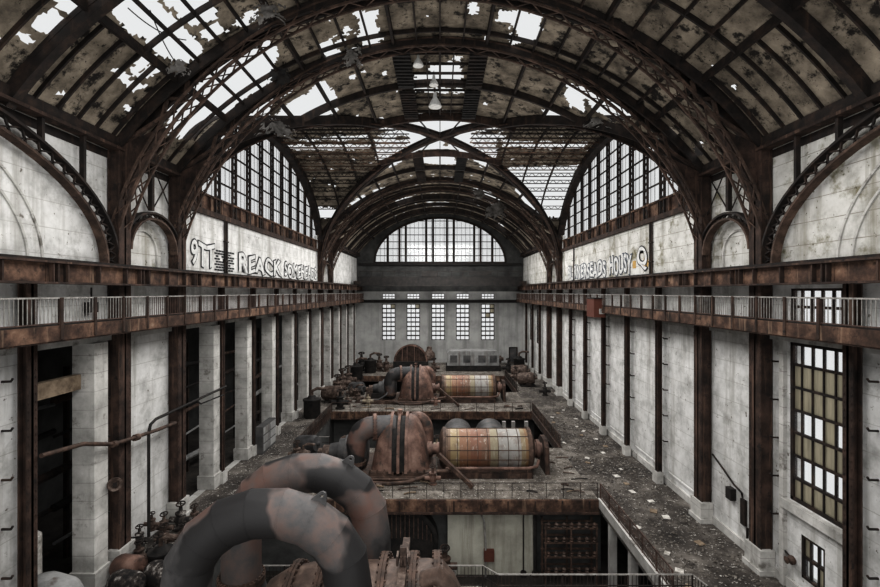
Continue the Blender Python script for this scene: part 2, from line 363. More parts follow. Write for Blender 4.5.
# ------------------------------------------------------------------ end wall
EY = YE
WINX = [-9.6, -5.0, -.35, 4.25, 8.95]
def ell(a, b, z0, n=28, x0=0): return [(x0+a*math.cos(math.pi*i/n), z0+b*math.sin(math.pi*i/n)) for i in range(n+1)]
fe = lambda u, v, d: V((u, EY+d, v))
low = [(-WX, PZ), (WX, PZ), (WX, H+.1), (-WX, H+.1)]
hl = []
for x in WINX:
    hl.append([(x-1.25, H-9.), (x+1.25, H-9.), (x+1.25, H-2.25), (x-1.25, H-2.25)])
    hl.append([(x-1.2, H-1.3), (x+1.2, H-1.3), (x+1.2, H-.3), (x-1.2, H-.3)])
MB().poly([low]+hl, fe, .5).build('wall_end_lower', M_ENDWALL, kind='structure')
top = [(WX, H+.1)]+[(x, zb(x)+.2) for x in [15.6-31.2*i/40 for i in range(41)]]+[(-WX, H+.1)]
LUN = ell(12.3, 8.4, H+5.5)
MB().poly([top, LUN[::-1]], fe, .5).build('wall_end_upper', M_DARKWALL, kind='structure')
MB().box((-15.2, EY-.25, H-2.0), (15.2, EY-.02, H-1.45)).build('trim_%d' % k, M_BLACK, kind='structure'); k += 1
MB().box((-15.2, EY-.5, H+5.0), (15.2, EY-.02, H+5.4)).build('trim_%d' % k, M_BLACK, kind='structure'); k += 1

# ------------------------------------------------------------------ windows
wn = 1
def window_grid(fn, u0, u1, v0, v1, nu, nv, depth, fr, bars, frame_m, pane_fn, lab=None, sub=0):
    """rectangular sash: frame, glazing bars and pane rows; fn(u, v, d)"""
    global wn
    m = MB()
    B = lambda ua, va, ub, vb, th: m.add([fn(ua, va, -th), fn(ub, va, -th), fn(ub, vb, -th), fn(ua, vb, -th), fn(ua, va, th), fn(ub, va, th), fn(ub, vb, th), fn(ua, vb, th)],
                                          [(0, 3, 2, 1), (4, 5, 6, 7), (0, 1, 5, 4), (1, 2, 6, 5), (2, 3, 7, 6), (3, 0, 4, 7)])
    B(u0, v0, u0+fr, v1, depth); B(u1-fr, v0, u1, v1, depth); B(u0, v0, u1, v0+fr, depth); B(u0, v1-fr, u1, v1, depth)
    o = m.build('window_%d' % wn, frame_m, kind='structure'); wn += 1
    m = MB()
    for i in range(1, nu): u = lerp(u0, u1, i/nu); B(u-bars/2, v0, u+bars/2, v1, depth*.6)
    for j in range(1, nv): v = lerp(v0, v1, j/nv); B(u0, v-bars*.9, u1, v+bars*.9, depth*.8)
    m.build('glazing_bars', frame_m, o)
    by = {}
    for j in range(nv):
        for i in range(nu):
            mt = pane_fn(i, j)
            if mt is None: continue
            q = by.setdefault(mt.name, (mt, MB()))[1]
            a, b, c, d = lerp(u0, u1, i/nu), lerp(u0, u1, (i+1)/nu), lerp(v0, v1, j/nv), lerp(v0, v1, (j+1)/nv)
            q.add([fn(a, c, 0), fn(b, c, 0), fn(b, d, 0), fn(a, d, 0)], [(0, 1, 2, 3)])
    for n_, (mt, q) in by.items(): q.build('panes', mt, o)
    return o
fr_ = lambda u, v, d: V((WX+.12+d, u, v))
rows = [M_AMBER, M_CLEAR, M_AMBER, M_CLEAR, M_AMBER, M_AMBER, M_CLEAR]
window_grid(fr_, 18.05, 20.95, 4.0, 11.0, 5, 7, .1, .15, .055, M_STEEL, lambda i, j: rows[j] if (i, j) not in ((1, 3), (3, 1)) else (M_CLEAR if j == 1 else M_AMBER))
window_grid(fr_, 19.05, 20.3, .9, 2.75, 3, 2, .1, .1, .06, M_STEEL, lambda i, j: M_CLEAR if (i+j) % 3 else M_AMBER)
window_grid(fr_, 18.2, 20.9, 11.75, 13.35, 5, 2, .1, .1, .06, M_COL, lambda i, j: M_CLEAR)
window_grid(fr_, 78.6, 81.4, 5, 11, 3, 6, .1, .1, .08, M_STEEL, lambda i, j: M_CLEAR)
window_grid(fr_, 73., 75.8, 5, 11, 3, 6, .1, .1, .08, M_STEEL, lambda i, j: M_CLEAR)
fe2 = lambda u, v, d: V((u, EY+.15+d, v))
for wi, x in enumerate(WINX):
    bad = {0: [(2, 7)], 1: [(2, 7)], 4: [(2, 7), (2, 6), (1, 5)]}.get(wi, [])
    window_grid(fe2, x-1.25, x+1.25, H-9., H-2.25, 3, 8, .1, .12, .12, M_STEEL, lambda i, j: M_AMBER if (i, j) in bad else (M_GLASS if R.random() < .3 else M_CLEAR))
    window_grid(fe2, x-1.2, x+1.2, H-1.3, H-.3, 4, 2, .1, .08, .07, M_STEEL, lambda i, j: M_CLEAR)
# arched end window
def clip_ell(x, a, b): return b*math.sqrt(max(0, 1-(x/a)**2))
m = MB(); m.path([fe(u, v, .1) for u, v in LUN], .35, .35, (0, 1, 0)); m.bar(fe(-12.3, H+5.5, .1), fe(12.3, H+5.5, .1), .35)
o = m.build('window_%d' % wn, M_STEEL, kind='structure'); wn += 1
m = MB()
for x in (-9.8, -7.6, -6.4, -2.6, -1.3, 1.3, 2.6, 6.4, 7.6, 9.8):
    m.bar(fe(x, H+5.5, .05), fe(x, H+5.5+clip_ell(x, 12.3, 8.4), .05), .38)
x = -12
while x < 12:
    m.bar(fe(x, H+5.5, .1), fe(x, H+5.5+clip_ell(x, 12.3, 8.4), .1), .05); x += .8
for j in range(1, 7):
    z = j*1.3; xx = 12.3*math.sqrt(max(0, 1-(z/8.4)**2)); m.bar(fe(-xx, H+5.5+z, .05), fe(xx, H+5.5+z, .05), .12)
m.build('glazing_bars', M_STEEL, o)
MB().poly([LUN], lambda u, v, d: fe(u, v, .2+d), .02).build('panes', M_GLASS, o)
# two great side lunettes
for s in (-1, 1):
    LY = lambda y: zt(y)-.35
    ys = [27.6+i*(32./48) for i in range(49)]
    m = MB(); m.path([(s*(WX-.3), y, max(LY(y), H+5.2)) for y in ys], .7, .75, (1, 0, 0))
    o = m.build('window_%d' % wn, M_STEEL, kind='structure'); wn += 1
    m = MB()
    for i in range(1, 12):
        y = 27.6+i*2.667; t = LY(y)
        if t < H+6.2: continue
        for dy in (-.28, .28): m.bar((s*WX, y+dy, H+5.3), (s*WX, y+dy, t), .14)
        z = H+5.4; q = 1
        while z < t-.5:
            m.bar((s*WX, y-.28*q, z), (s*WX, y+.28*q, z+.5), .05); m.bar((s*WX, y+.28*q, z), (s*WX, y-.28*q, z+.5), .05); z += .5
    m.build('lattice_mullion', M_STEEL, o)
    m = MB()
    for j in range(1, 8):
        z = H+5.3+j*1.22
        u = (z+.35-H-5.2)/9.3
        if u < 1:
            d = 16.6*math.sqrt(1-u*u); m.bar((s*WX, MID-d, z), (s*WX, MID+d, z), .1)
    y = 28.2
    while y < 59.2:
        t = LY(y)
        if t > H+6.5: m.bar((s*(WX+.05), y, H+6.4), (s*(WX+.05), y, t), .025)
        y += .67
    m.build('glazing_bars', M_STEEL, o)
    pl = [(y, LY(y)) for y in ys if LY(y) > H+5.5]
    MB().poly([[(pl[0][0], H+5.4)]+pl+[(pl[-1][0], H+5.4)]], lambda u, v, d, s=s: V((s*(WX+.15+d), u, v)), .02).build('panes', M_GLASS, o)

# ------------------------------------------------------------------ roof boarding with real holes
def inpoly(x, y, poly):
    c = False; j = len(poly)-1
    for i in range(len(poly)):
        xi, yi = poly[i]; xj, yj = poly[j]
        if (yi > y) != (yj > y) and x < (xj-xi)*(y-yi)/(yj-yi)+xi: c = not c
        j = i
    return c
HOLES = [  # outlines of the torn openings, with the range of depth they belong to
 ([(31, 24), (51, 8), (85, 29), (63, 43)], 8, 27), ([(60, -40), (82, -40), (97, 14), (82, 26), (56, 8)], 8, 27),
 ([(123, -40), (112, 15), (155, 51), (184, 65), (205, 48), (186, 31), (160, 0), (150, -40)], 8, 24), ([(160, -60), (230, -60), (208, 0), (218, 15), (191, 27), (166, 2)], 8, 24),
 ([(201, 32), (216, 20), (228, 32), (208, 44)], 8, 24), ([(232, 22), (254, 8), (262, 16), (240, 27)], 8, 24),
 ([(109, 72), (119, 70), (147, 87), (136, 92)], 8, 24), ([(128, 68), (143, 52), (153, 60), (138, 76)], 8, 24), ([(150, 64), (160, 70), (150, 78), (140, 76)], 8, 24),
 ([(14, 31), (22, 28), (38, 40), (29, 46)], 8, 24), ([(35, 44), (55, 51), (46, 62)], 8, 24), ([(122, 106), (133, 108), (128, 115)], 8, 24),
 ([(90, -40), (118, -40), (112, 3), (100, 10), (88, 0)], 8, 24),
 ([(186, 128), (200, 99), (231, 77), (262, 56), (272, 76), (262, 84), (205, 138)], 21, 29),
 ([(165, 112), (180, 96), (200, 80), (250, 46), (262, 52), (230, 76), (198, 98), (178, 120)], 20, 28),
 ([(160, 134), (178, 104), (205, 72), (240, 48), (264, 36), (278, 48), (272, 80), (238, 106), (204, 142)], 22.0, 28.4), ([(208, 156), (232, 112), (268, 80), (302, 58), (314, 72), (276, 102), (248, 138), (222, 170)], 27.3, 33),
 ([(270, 118), (325, 78), (338, 100), (338, 112), (300, 122), (262, 126)], 26, 38), ([(236, 118), (262, 108), (290, 122), (250, 134)], 26, 38),
 ([(355, 12), (376, 8), (380, 46), (362, 45)], 18, 28), ([(318, 45), (330, 40), (346, 58), (330, 64)], 18, 28), ([(340, 60), (356, 48), (362, 60), (346, 68)], 20, 32),
 ([(500, 7), (544, 17), (534, 46), (517, 32), (498, 20)], 18, 28), ([(546, 60), (562, 66), (550, 72)], 22, 34),
 ([(576, 78), (622, 106), (640, 117), (611, 123), (583, 99)], 24, 36), ([(541, 110), (560, 106), (572, 120), (550, 124)], 26, 38), ([(566, 84), (580, 88), (586, 112), (568, 108)], 26, 38),
 ([(694, 146), (702, 142), (703, 158), (696, 156)], 20, 28), ([(730, 86), (737, 84), (734, 92)], 18, 24), ([(668, 128), (682, 130), (676, 136)], 20, 28),
 ([(429, 63), (462, 63), (462, 84), (413, 84), (413, 74), (428, 74)], 27, 40), ([(452, 56), (462, 57), (460, 62), (451, 60)], 27, 40), ([(415, 88), (462, 88), (462, 92), (415, 92)], 27, 40),
 ([(388, 123), (415, 114), (459, 114), (488, 126), (456, 139), (436, 143), (418, 139)], 38.8, 48),
 ([(374, 139), (431, 143), (390, 168), (376, 158)], 41, 56), ([(445, 143), (495, 138), (497, 161), (486, 167)], 41, 56), ([(420, 152), (452, 152), (458, 164), (416, 164)], 44, 56),
 ([(507, 167), (577, 165), (561, 217), (536, 217), (516, 190)], 44, 60), ([(300, 205), (338, 209), (336, 219), (312, 217)], 44, 60),
 ([(268, 146), (370, 144), (372, 149), (276, 150)], 42, 58), ([(500, 140), (588, 143), (584, 149), (502, 147)], 42, 58), ([(300, 138), (370, 135), (366, 139), (300, 141)], 38, 50),
 ([(350, 203), (364, 194), (370, 200), (357, 210)], 58, 90), ([(372, 191), (384, 186), (386, 190), (376, 196)], 58, 90), ([(470, 188), (486, 186), (500, 200), (494, 206)], 58, 90), ([(425, 177), (452, 177), (452, 181), (425, 181)], 58, 90),
 ([(428, 202), (450, 202), (450, 206), (428, 206)], 62, 90), ([(396, 200), (412, 196), (413, 199), (398, 204)], 62, 90), ([(464, 196), (482, 202), (480, 206), (463, 199)], 62, 90), ([(500, 222), (508, 232), (504, 234), (497, 224)], 62, 90),
]
HB = [(p, a, b, min(q[0] for q in p)-8, max(q[0] for q in p)+8, min(q[1] for q in p)-8, max(q[1] for q in p)+8) for p, a, b in HOLES]
def is_hole(x, y, z):
    n1 = noise.fractal(V((x*.9, y*.9, 3.)), .7, 2., 4)
    if noise.fractal(V((x*.55+9, y*.55, z*.2)), .8, 2., 5) > (1.0 if x > 5 else .86): return True
    if noise.noise(V((x*2.4, y*1.7, z*.6)))+.5*noise.noise(V((x*.35, y*.35, 20.))) > (.86 if x > 4 else .70): return True
    if 38.9 < y < 48.3 and abs(x) < 5.6+n1 and noise.noise(V((x*.6, y*.6, 40.))) < .28: return True
    u = 440+F*x/y; v = HY-F*(z-H)/y
    u += n1*4*min(1, 24/y); v += noise.fractal(V((x*.9, y*.9, 11.)), .7, 2., 4)*4*min(1, 24/y)
    for p, a, b, x0, x1, y0, y1 in HB:
        if a <= y <= b and x0 <= u <= x1 and y0 <= v <= y1 and inpoly(u, v, p): return True
    return False
def deck(y0, y1, name, st):
    jr = random.Random(5); nx = int(36.6/st); ny = int((y1-y0)/st); m = MB(); vs = []; fs = []
    for j in range(ny+1):
        y = lerp(y0, y1, j/ny)
        for i in range(nx+1):
            t = lerp(-.9515, .9515, i/nx); x = 19.2*math.sin(t)
            if 0 < i < nx and 0 < j < ny: x += jr.uniform(-.42, .42)*st*.8; yj = y+jr.uniform(-.42, .42)*st
            else: yj = y
            vs.append((x, yj, roof(x, yj)))
    for j in range(ny):
        for i in range(nx):
            a = j*(nx+1)+i; q = (a, a+1, a+nx+2, a+nx+1)
            c = [sum(vs[p][e] for p in q)/4 for e in range(3)]
            if not is_hole(*c): fs.append(q)
    m.add(vs, fs); return m.build(name, M_ROOF, kind='structure')
ceil_near = deck(7, 27.3, 'ceiling', .13)
ceil_mid = deck(27.3, 60.2, 'ceiling', .16)
ceil_far = deck(60.2, 88, 'ceiling', .24)
def rib_line(y, x0, x1, dz, n=40): return [(lerp(x0, x1, i/n), y, roof(lerp(x0, x1, i/n), y)-dz) for i in range(n+1)]
# ordinary purlins (along the hall) and rafters (across it)
ts = [-.9515+i*.9515/7 for i in range(15)]
for ce, y0, y1, rs in ((ceil_near, 7, 22.4, 1.05), (ceil_near, 22.4, 27.35, 1.24), (ceil_far, 60.2, 65.8, 1.9), (ceil_far, 65.8, 88, 2.2)):
    tt = [-.9515, -.70]+[-.70+1.4*i/20 for i in range(1, 20)]+[.70, .9515]
    for i, t in enumerate(tt):
        x = 19.2*math.sin(t); big = i in (0, 1, 21, 22) or i % 4 == 1
        if ce is ceil_far and not big and i % 2 == 0: continue
        MB().bar((x, y0, zb(x)-.18), (x, y1, zb(x)-.18), .15 if big else .08, .36 if big else .18).build('purlin', M_STEEL, ce)
    y = y0+rs; q = 1
    while y < y1-.4:
        for s in (-1, 1): MB().path(rib_line(y, s*12.4, s*15.3, .1, 8), .08, .18).build('rafter', M_STEEL, ce)
        if q % 3 == 0 or ce is ceil_far: MB().path(rib_line(y, -12.4, 12.4, .14), .1, .22).build('rafter', M_STEEL, ce)
        y += rs; q += 1
for y in (16.6, 11.2, 71.4, 77, 82.6):
    MB().path(rib_line(y, -15.4, 15.4, .3), .35, .55).build('roof_rib', M_STEEL, ceil_near if y < 40 else ceil_far)
for i, t in enumerate(ts):                                            # barrel arms of the crossing
    x = 19.2*math.sin(t)
    for s in (-1, 1):
        y0 = 27.1 if s < 0 else 60.2; yy = [y0+(-s)*j*.3 for j in range(52)]
        yy = [y for y in yy if zb(x) >= zt(y)-.05 and (y < 38.4 if s < 0 else y > 48.8)]
        if len(yy) > 1: MB().bar((x, yy[0], zb(x)-.18), (x, yy[-1], zb(x)-.18), .13, .32).build('purlin', M_STEEL, ceil_mid)
for y in (32.6, 54.6):
    g = groin_x(y); MB().path(rib_line(y, -g, g, .2), .2, .5).build('rafter', M_STEEL, ceil_mid)
for y in (38.5, 48.7):
    MB().path([(x, y, zb(x)-.35) for x in [-6.2+12.4*i/24 for i in range(25)]], .3, .55).build('roof_rib', M_COL, ceil_mid)
yy = 28.6
while yy < 59:                                                        # purlins of the cross vault run across the hall
    g = groin_x(yy)
    for s in (-1, 1):
        if g < 15 and abs(yy-MID) > .3:
            x0 = max(g, .6)
            lat = MB(); z = zt(yy)-.25
            lat.bar((s*15.4, yy, z+.18), (s*x0, yy, z+.18), .1, .06); lat.bar((s*15.4, yy, z-.2), (s*x0, yy, z-.2), .1, .08)
            xx = x0; q = 1
            while xx < 15.2:
                lat.bar((s*xx, yy, z-.2*q), (s*(xx+.4), yy, z+.2*q), .05); xx += .4; q = -q
            lat.build('lattice_purlin', M_BEAM if yy > 44 and yy < 51 else M_STEEL, ceil_mid)
    yy += 1.3
for s in (-1, 1):
    for x in (6.5, 9.4, 12.3):
        yl = [27.1+i*.66 for i in range(51)]; pts = [(s*x, y, zt(y)-.12) for y in yl if zt(y) > zb(x)+.02]
        if len(pts) > 2: MB().path(pts, .12, .25).build('rafter', M_STEEL, ceil_mid)
# groin edge ribs (rounded) + ridge skylight louvres
for s in (-1, 1):
    for e in (-1, 1):
        pts = []
        for j in range(25):
            y = MID+e*lerp(16.3, 5.1, j/24); pts.append((s*groin_x(y), y, zt(y)-.35))
        MB().path(pts, .3, .6).build('groin_edge_rib', M_STEEL, ceil_mid)
for s in (-1, 1):
    for y0, y1 in ((27.6, 32.4), (32.9, 38.2), (49, 54.4), (54.9, 60)):
        m = MB(); m.box((s*1.75, y0, zb(2.2)-.55), (s*2.85, y1, zb(2.2)-.48))
        for j in range(int((y1-y0)/.45)): m.bar((s*1.75, y0+j*.45+.2, zb(2.2)-.62), (s*2.85, y0+j*.45+.2, zb(2.2)-.62), .16, .06)
        m.build('louvre_panel', M_BLACK if R.random() < .6 else M_STEEL, ceil_mid)
for x in (-.85, 0, .85):
    MB().bar((x, 27.3, zb(x)-.25), (x, 38.4, zb(x)-.25), .07, .2).build('skylight_bar', M_STEEL, ceil_mid)
for j in range(8):
    y = 28.5+j*1.3; MB().bar((-1.8, y, zb(1)-.2), (1.8, y, zb(1)-.2), .07, .16).build('skylight_bar', M_STEEL, ceil_mid)
for j in range(0, 9, 2):                                             # fine glazing ribs fanning over the crossing
    x = -4+j; MB().bar((x, 38.6, zb(x)-.15), (x*.25, MID, H+14.3), .06, .12).build('skylight_bar', M_STEEL, ceil_mid)
    MB().bar((x, 48.6, zb(x)-.15), (x*.25, MID, H+14.3), .06, .12).build('skylight_bar', M_STEEL, ceil_mid)

# eaves girders
for s in (-1, 1):
    for y0, y1, n_ in ((7, 27.1, 'nearest the camera'), (60.2, 88, 'at the far end of the hall')):
        t = thing('eaves_girder', (s*15.2, (y0+y1)/2, EAVE-.5), 'dark eaves girder along the %s roof edge %s' % (SIDE[s], n_), 'girder', 'eaves girders')
        MB().box((s*15.05, y0, EAVE-.45), (s*15.2, y1, EAVE+.05)).build('web', M_STEEL, t)
        MB().box((s*14.9, y0, EAVE-.55), (s*15.45, y1, EAVE-.42)).build('flange', M_COL, t)

# ------------------------------------------------------------------ the four great lattice arches
RA, ZA = 15.7, H-1.5
def ap(x_or_t, r, y): return V((r*math.sin(x_or_t), y, ZA+r*math.cos(x_or_t)))
ALAB = ['nearest great steel lattice arch spanning the hall', 'second great lattice arch, paired behind the nearest one', 'third great lattice arch, beyond the glazed crossing', 'fourth great lattice arch, closest to the end wall']
for ai, y in enumerate(ARCH_Y):
    T0 = math.acos((H+1.35-ZA)/RA)
    t = thing('lattice_arch', (0, y, H+1), ALAB[ai], 'arch', 'great transverse lattice arches')
    N = 60; A = [lerp(-T0, T0, i/N) for i in range(N+1)]
    m = MB()
    for r in (RA, RA+.42):
        for dy in (-.34, .34): m.path([ap(a, r, y+dy) for a in A], .10, .10, (0, 1, 0))
    m.build('lower_chord', M_ARCH, t)
    m = MB(); q = 1
    for i in range(N):
        m.bar(ap(A[i], RA, y-.34*q), ap(A[i+1], RA, y+.34*q), .07, .04)                # soffit lacing
        for dy in (-.34, .34):
            m.bar(ap(A[i], RA+(.0 if q > 0 else .42), y+dy), ap(A[i+1], RA+(.42 if q > 0 else 0), y+dy), .055, .04)
        q = -q
    m.build('lacing', M_ARCH, t)
    m = MB(); pts = rib_line(y, -15.3, 15.3, .3, 48)
    for dy in (-.3, .3): m.path([V(p)+V((0, dy, 0)) for p in pts], .16, .45)
    m.build('upper_chord', M_STEEL, t)
    # diamond lattice between chords
    m = MB()
    def up_pt(a):
        x = RA*math.sin(a)*1.03; return V((x, y, zb(x)-.45))
    aa = [lerp(-.78, .78, i/44) for i in range(45)]
    for i in range(45):
        for d in (-2, 2):
            if 0 <= i+d < 45: m.bar(ap(aa[i], RA+.5, y), up_pt(aa[i+d]), .09, .07)
    for i in range(0, 45, 4): m.bar(ap(aa[i], RA+.5, y), up_pt(aa[i]), .14, .12)
    m.build('diamond_lattice', M_COL, t)
    for s in (-1, 1):                                                # spandrel struts and solid gusset at each springing
        m = MB()
        ax = lambda x: ap(s*math.asin(x/(RA+.5)), RA+.5, y)
        for xa, xr in ((13.4, 15.2), (13.4, 13.0), (12.2, 13.0), (12.2, 12.0)):
            m.bar(ax(xa), (s*xr, y, zb(min(xr, 15.2))-.4), .16, .14)
        m.bar(ax(12.6), (s*15.1, y, EAVE-.1), .18, .16)
        m.build('strut', M_ARCH, t)
        a = [lerp(math.asin(15.3/(RA+.4)), math.asin(13.1/(RA+.4)), i/12) for i in range(13)]
        lp = [(15.35, H+1.3)]+[((RA+.4)*math.sin(q_), ZA+(RA+.4)*math.cos(q_)) for q_ in a]+[(15.35, EAVE-.4)]
        MB().poly([lp], lambda u, v, d, s=s, y=y: V((s*u, y-.15+d, v)), .3).build('gusset_plate', M_COL, t)
# diagonal groin ribs crossing at the crown
for s, lab in ((1, 'long curved groin rib from near right column to far left column'), (-1, 'long curved groin rib from near left column to far right column')):
    t = thing('groin_rib', (0, MID, H+13), lab, 'rib', 'crossing groin ribs')
    pts = []
    for i in range(61):
        u = lerp(-1, 1, i/60); a = abs(u)
        x = 15.0*u; y = MID+16.0*u; zz = H+3.0+11.2*math.sqrt(max(0, 1-(a**2.0)*.985))
        pts.append((-s*x if True else x, y, zz))
    m = MB(); m.path(pts, .38, .1); m.build('bottom_flange', M_COL, t)
    MB().path([V(p)+V((0, 0, .25)) for p in pts], .1, .45).build('web', M_STEEL, t)
    MB().path([V(p)+V((0, 0, .5)) for p in pts], .38, .08).build('top_flange', M_STEEL, t)

# wall arches (lattice) : near blank bay, narrow bays
def wall_arch(s, yc, a, b, z0, th, lab, y_min=5, n=40, stem=True):
    t = thing('wall_arch', (s*15.2, yc, z0), lab, 'arch', 'lattice arches against the side walls')
    P1 = []; P2 = []
    for i in range(n+1):
        q = math.pi*i/n; yy = yc-a*math.cos(q); zz = z0+b*math.sin(q); y2 = yc-(a+th)*math.cos(q); z2 = z0+(b+th*.75)*math.sin(q)
        if min(yy, y2) < y_min: continue
        P1.append(V((s*15.2, yy, zz))); P2.append(V((s*15.2, y2, z2)))
    MB().path(P1, .11, .4, (1, 0, 0)).build('inner_chord', M_ARCH, t)
    MB().path(P2, .11, .35, (1, 0, 0)).build('outer_chord', M_STEEL, t)
    m = MB()
    for i in range(len(P1)-1):
        m.bar(P1[i], P2[i+1], .07); m.bar(P2[i], P1[i+1], .07)
    m.build('lacing', M_STEEL, t)
    if a > 5:
        for y_ in (7.5, 9.8, 13.4, 15.7, 17.9, 20.0):
            z_ = z0+(b+th*.75)*math.sqrt(max(0, 1-((y_-yc)/(a+th))**2))
            if z_ < EAVE-.6: MB().bar((s*15.2, y_, z_), (s*15.2, y_, EAVE-.5), .2, .14).build('spandrel_post', M_STEEL, t)
    return t
for s in (-1, 1):
    wall_arch(s, 11.6, 9.7, 4.9, H+1.3, .8, 'large lattice arch framing the blank %s wall nearest the camera' % SIDE[s])
    wall_arch(s, 24.9, 2.0, 1.75, H+2.1, .42, 'small lattice arch over %s niche between the nearer paired columns' % SIDE[s], n=14)
    wall_arch(s, 63.0, 2.25, 1.75, H+2.1, .42, 'small lattice arch over %s niche between the farther paired columns' % SIDE[s], n=14)
    for yc, w_ in ((24.9, 5.1), (63., 5.6)):                        # framed strips above the niche
        t = thing('wall_bracing', (s*15.3, yc, H+4.3), 'dark cross bracing above %s niche between %s columns' % (SIDE[s], 'nearer paired' if yc < 40 else 'farther paired'), 'bracing')
        MB().bar((s*15.3, yc, H+4.3), (s*15.3, yc, EAVE-.4), .22).build('post', M_STEEL, t)
        m = MB()
        for d in (-1, 1):
            m.bar((s*15.35, yc+d*.2, H+4.4), (s*15.35, yc+d*2.1, EAVE-.4), .05); m.bar((s*15.35, yc+d*2.1, H+4.4), (s*15.35, yc+d*.2, EAVE-.4), .05)
        m.build('tie_rod', M_STEEL, t)

# ------------------------------------------------------------------ columns
BIG = set(ARCH_Y)
for s in (-1, 1):
    for i, y in enumerate(YC):
        big = y in BIG; dx, dy = (.55, .42) if big else ((.36, .22) if i < 2 else (.32, .19))
        ztop = EAVE-.3 if big else H+.3
        own = 'thick' if big else 'slim'
        t = thing('steel_column', (s*15.3, y, 0), '%s rusted steel column on the %s wall, %s from the camera' % (own, SIDE[s], ORD[i]), 'column', 'rusted steel wall columns')
        zb0 = 1.15 if big else .8
        m = MB(); x0, x1 = s*15.0, s*(15.0+dx)
        m.box((x0, y-dy, zb0), (x0+s*.06, y+dy, ztop)); m.box((x1-s*.06, y-dy, zb0), (x1, y+dy, ztop))
        m.box((x0, y-.05, zb0), (x1, y+.05, ztop))
        if big: m.box((x0+s*.02, y-dy+.06, zb0), (x1, y-dy+.12, ztop))
        m.build('shaft', M_COL, t)
        m = MB(); nr = 0; z = 1.6
        while z < 11:
            m.box((x0-s*.02, y-dy+.03, z), (x0, y-dy+.09, z+.06)); m.box((x0-s*.02, y+dy-.09, z), (x0, y+dy-.03, z+.06)); z += .3
        m.build('rivets', M_COL, t)
        MB().box((s*14.88, y-dy-.15, 0), (s*(15.0+dx+.02), y+dy+.15, zb0)).build('plinth', M_CONC, t)
        if big:
            MB().box((s*14.8, y-dy-.22, 0), (s*(15.0+dx+.02), y+dy+.22, .25)).build('plinth_foot', M_CONC, t)
        if i in (0, 1, 2, 4, 5, 6, 7, 8):                            # rung hooks fixed beside the shaft
            for j in range(5):
                z = 3.+j*1.75
                MB().tube([(s*WX, y-dy-.35, z), (s*(WX-.35), y-dy-.38, z+.02), (s*(WX-.42), y-dy-.38, z+.12)], .045, 6).build('rung_hook', M_STEEL, t)
for j, i in enumerate(range(2, 14)):                                  # concrete piers between left openings
    if i == 3: continue
    y = YC[i]; a = y-1.15 if i != 2 else 20.6; b = y-.25 if i != 2 else 21.45
    t = thing('concrete_pier', (-15.7, (a+b)/2, 0), 'pale square concrete pier standing beside the %s left column from the camera' % ORD[i], 'pier', 'concrete piers along the left side')
    MB().box((-15.15, a, .9), (-16.12, b, 10.94)).build('shaft', M_CONC, t)
    MB().box((-15.05, a-.1, 0), (-16.2, b+.02, .9)).build('plinth', M_CONC, t)
MB().box((-15.7, 17.65, 8.95), (-16.05, 20.55, 9.6)).build('timber_beam', M_TIMBER, label='pale brown timber lintel across the nearest dark left opening', cat='beam')

# ------------------------------------------------------------------ crane runway girders and galleries
for s in (-1, 1):
    for i in range(len(YC)-1):
        y0, y1 = YC[i], YC[i+1]
        if i == 0: y0 = 6
        if i == len(YC)-2: y1 = YE
        t = thing('crane_runway_girder', (s*14.6, (y0+y1)/2, H+.3), 'rusty crane runway girder on the %s wall, %s length from the camera' % (SIDE[s], ORD[i]), 'girder', 'crane runway girders')
        MB().box((s*14.52, y0+.01, H+.36), (s*14.62, y1-.01, H+1.1)).build('web', M_BEAM, t)
        m = MB(); m.box((s*14.3, y0, H+.3), (s*14.95, y1, H+.38)); m.box((s*14.25, y0, H+1.08), (s*15.0, y1, H+1.16)); m.build('flange', M_COL, t)
        MB().box((s*14.5, y0, H+1.16), (s*14.62, y1, H+1.27)).build('crane_rail', M_STEEL, t)
        for y in [lerp(y0, y1, (q+.5)/3) for q in range(3)]+[y0+.16, y0+.38]:
            MB().box((s*14.33, y-.03, H+.38), (s*14.53, y+.03, H+1.08)).build('stiffener', M_COL, t)
    t = thing('gallery_walkway', (s*14.6, 46, 11.4), 'rusted steel gallery walkway running along the %s wall' % SIDE[s], 'walkway')
    MB().box((s*14.0, 6, 11.86), (s*15.6, 86, 11.95)).build('deck_plate', M_STEEL, t)
    MB().box((s*13.96, 6, 11.42), (s*14.04, 86, 11.97)).build('fascia', M_BEAM, t)
    MB().box((s*14.0, 6, 11.36), (s*14.2, 86, 11.44)).build('fascia_flange', M_COL, t)
    for y in YC: MB().bar((s*14.1, y, 11.6), (s*15.0, y, 11.6), .14, .3).build('bracket', M_STEEL, t)
    for i in range(len(YC)-1):
        y0, y1 = YC[i], YC[i+1]
        if i == 0: y0 = 8
        if i == len(YC)-2: y1 = 86
        t = thing('gallery_railing', (s*13.99, (y0+y1)/2, 11.95), 'baluster railing on the %s gallery, %s bay from the camera' % (SIDE[s], ORD[i]), 'railing', 'gallery railings')
        m = MB(); m.bar((s*14., y0, 12.98), (s*14., y1, 12.98), .06, .06); m.build('top_rail', M_RAIL, t)
        MB().bar((s*14., y0, 12.06), (s*14., y1, 12.06), .05, .04).build('bottom_rail', M_RAILR, t)
        m = MB(); y = y0+.12
        while y < y1: m.bar((s*14., y, 12.05), (s*14., y, 12.97), .022); y += .17
        m.build('baluster_infill', M_RAIL if s > 0 and i < 6 else (M_RAIL if i < 2 else M_RAILR), t)
        for q in range(3):
            y = lerp(y0, y1, (q+.02)/3); MB().box((s*13.92, y-.06, 11.46), (s*14.05, y+.06, 13.0)).build('post', M_COL, t)
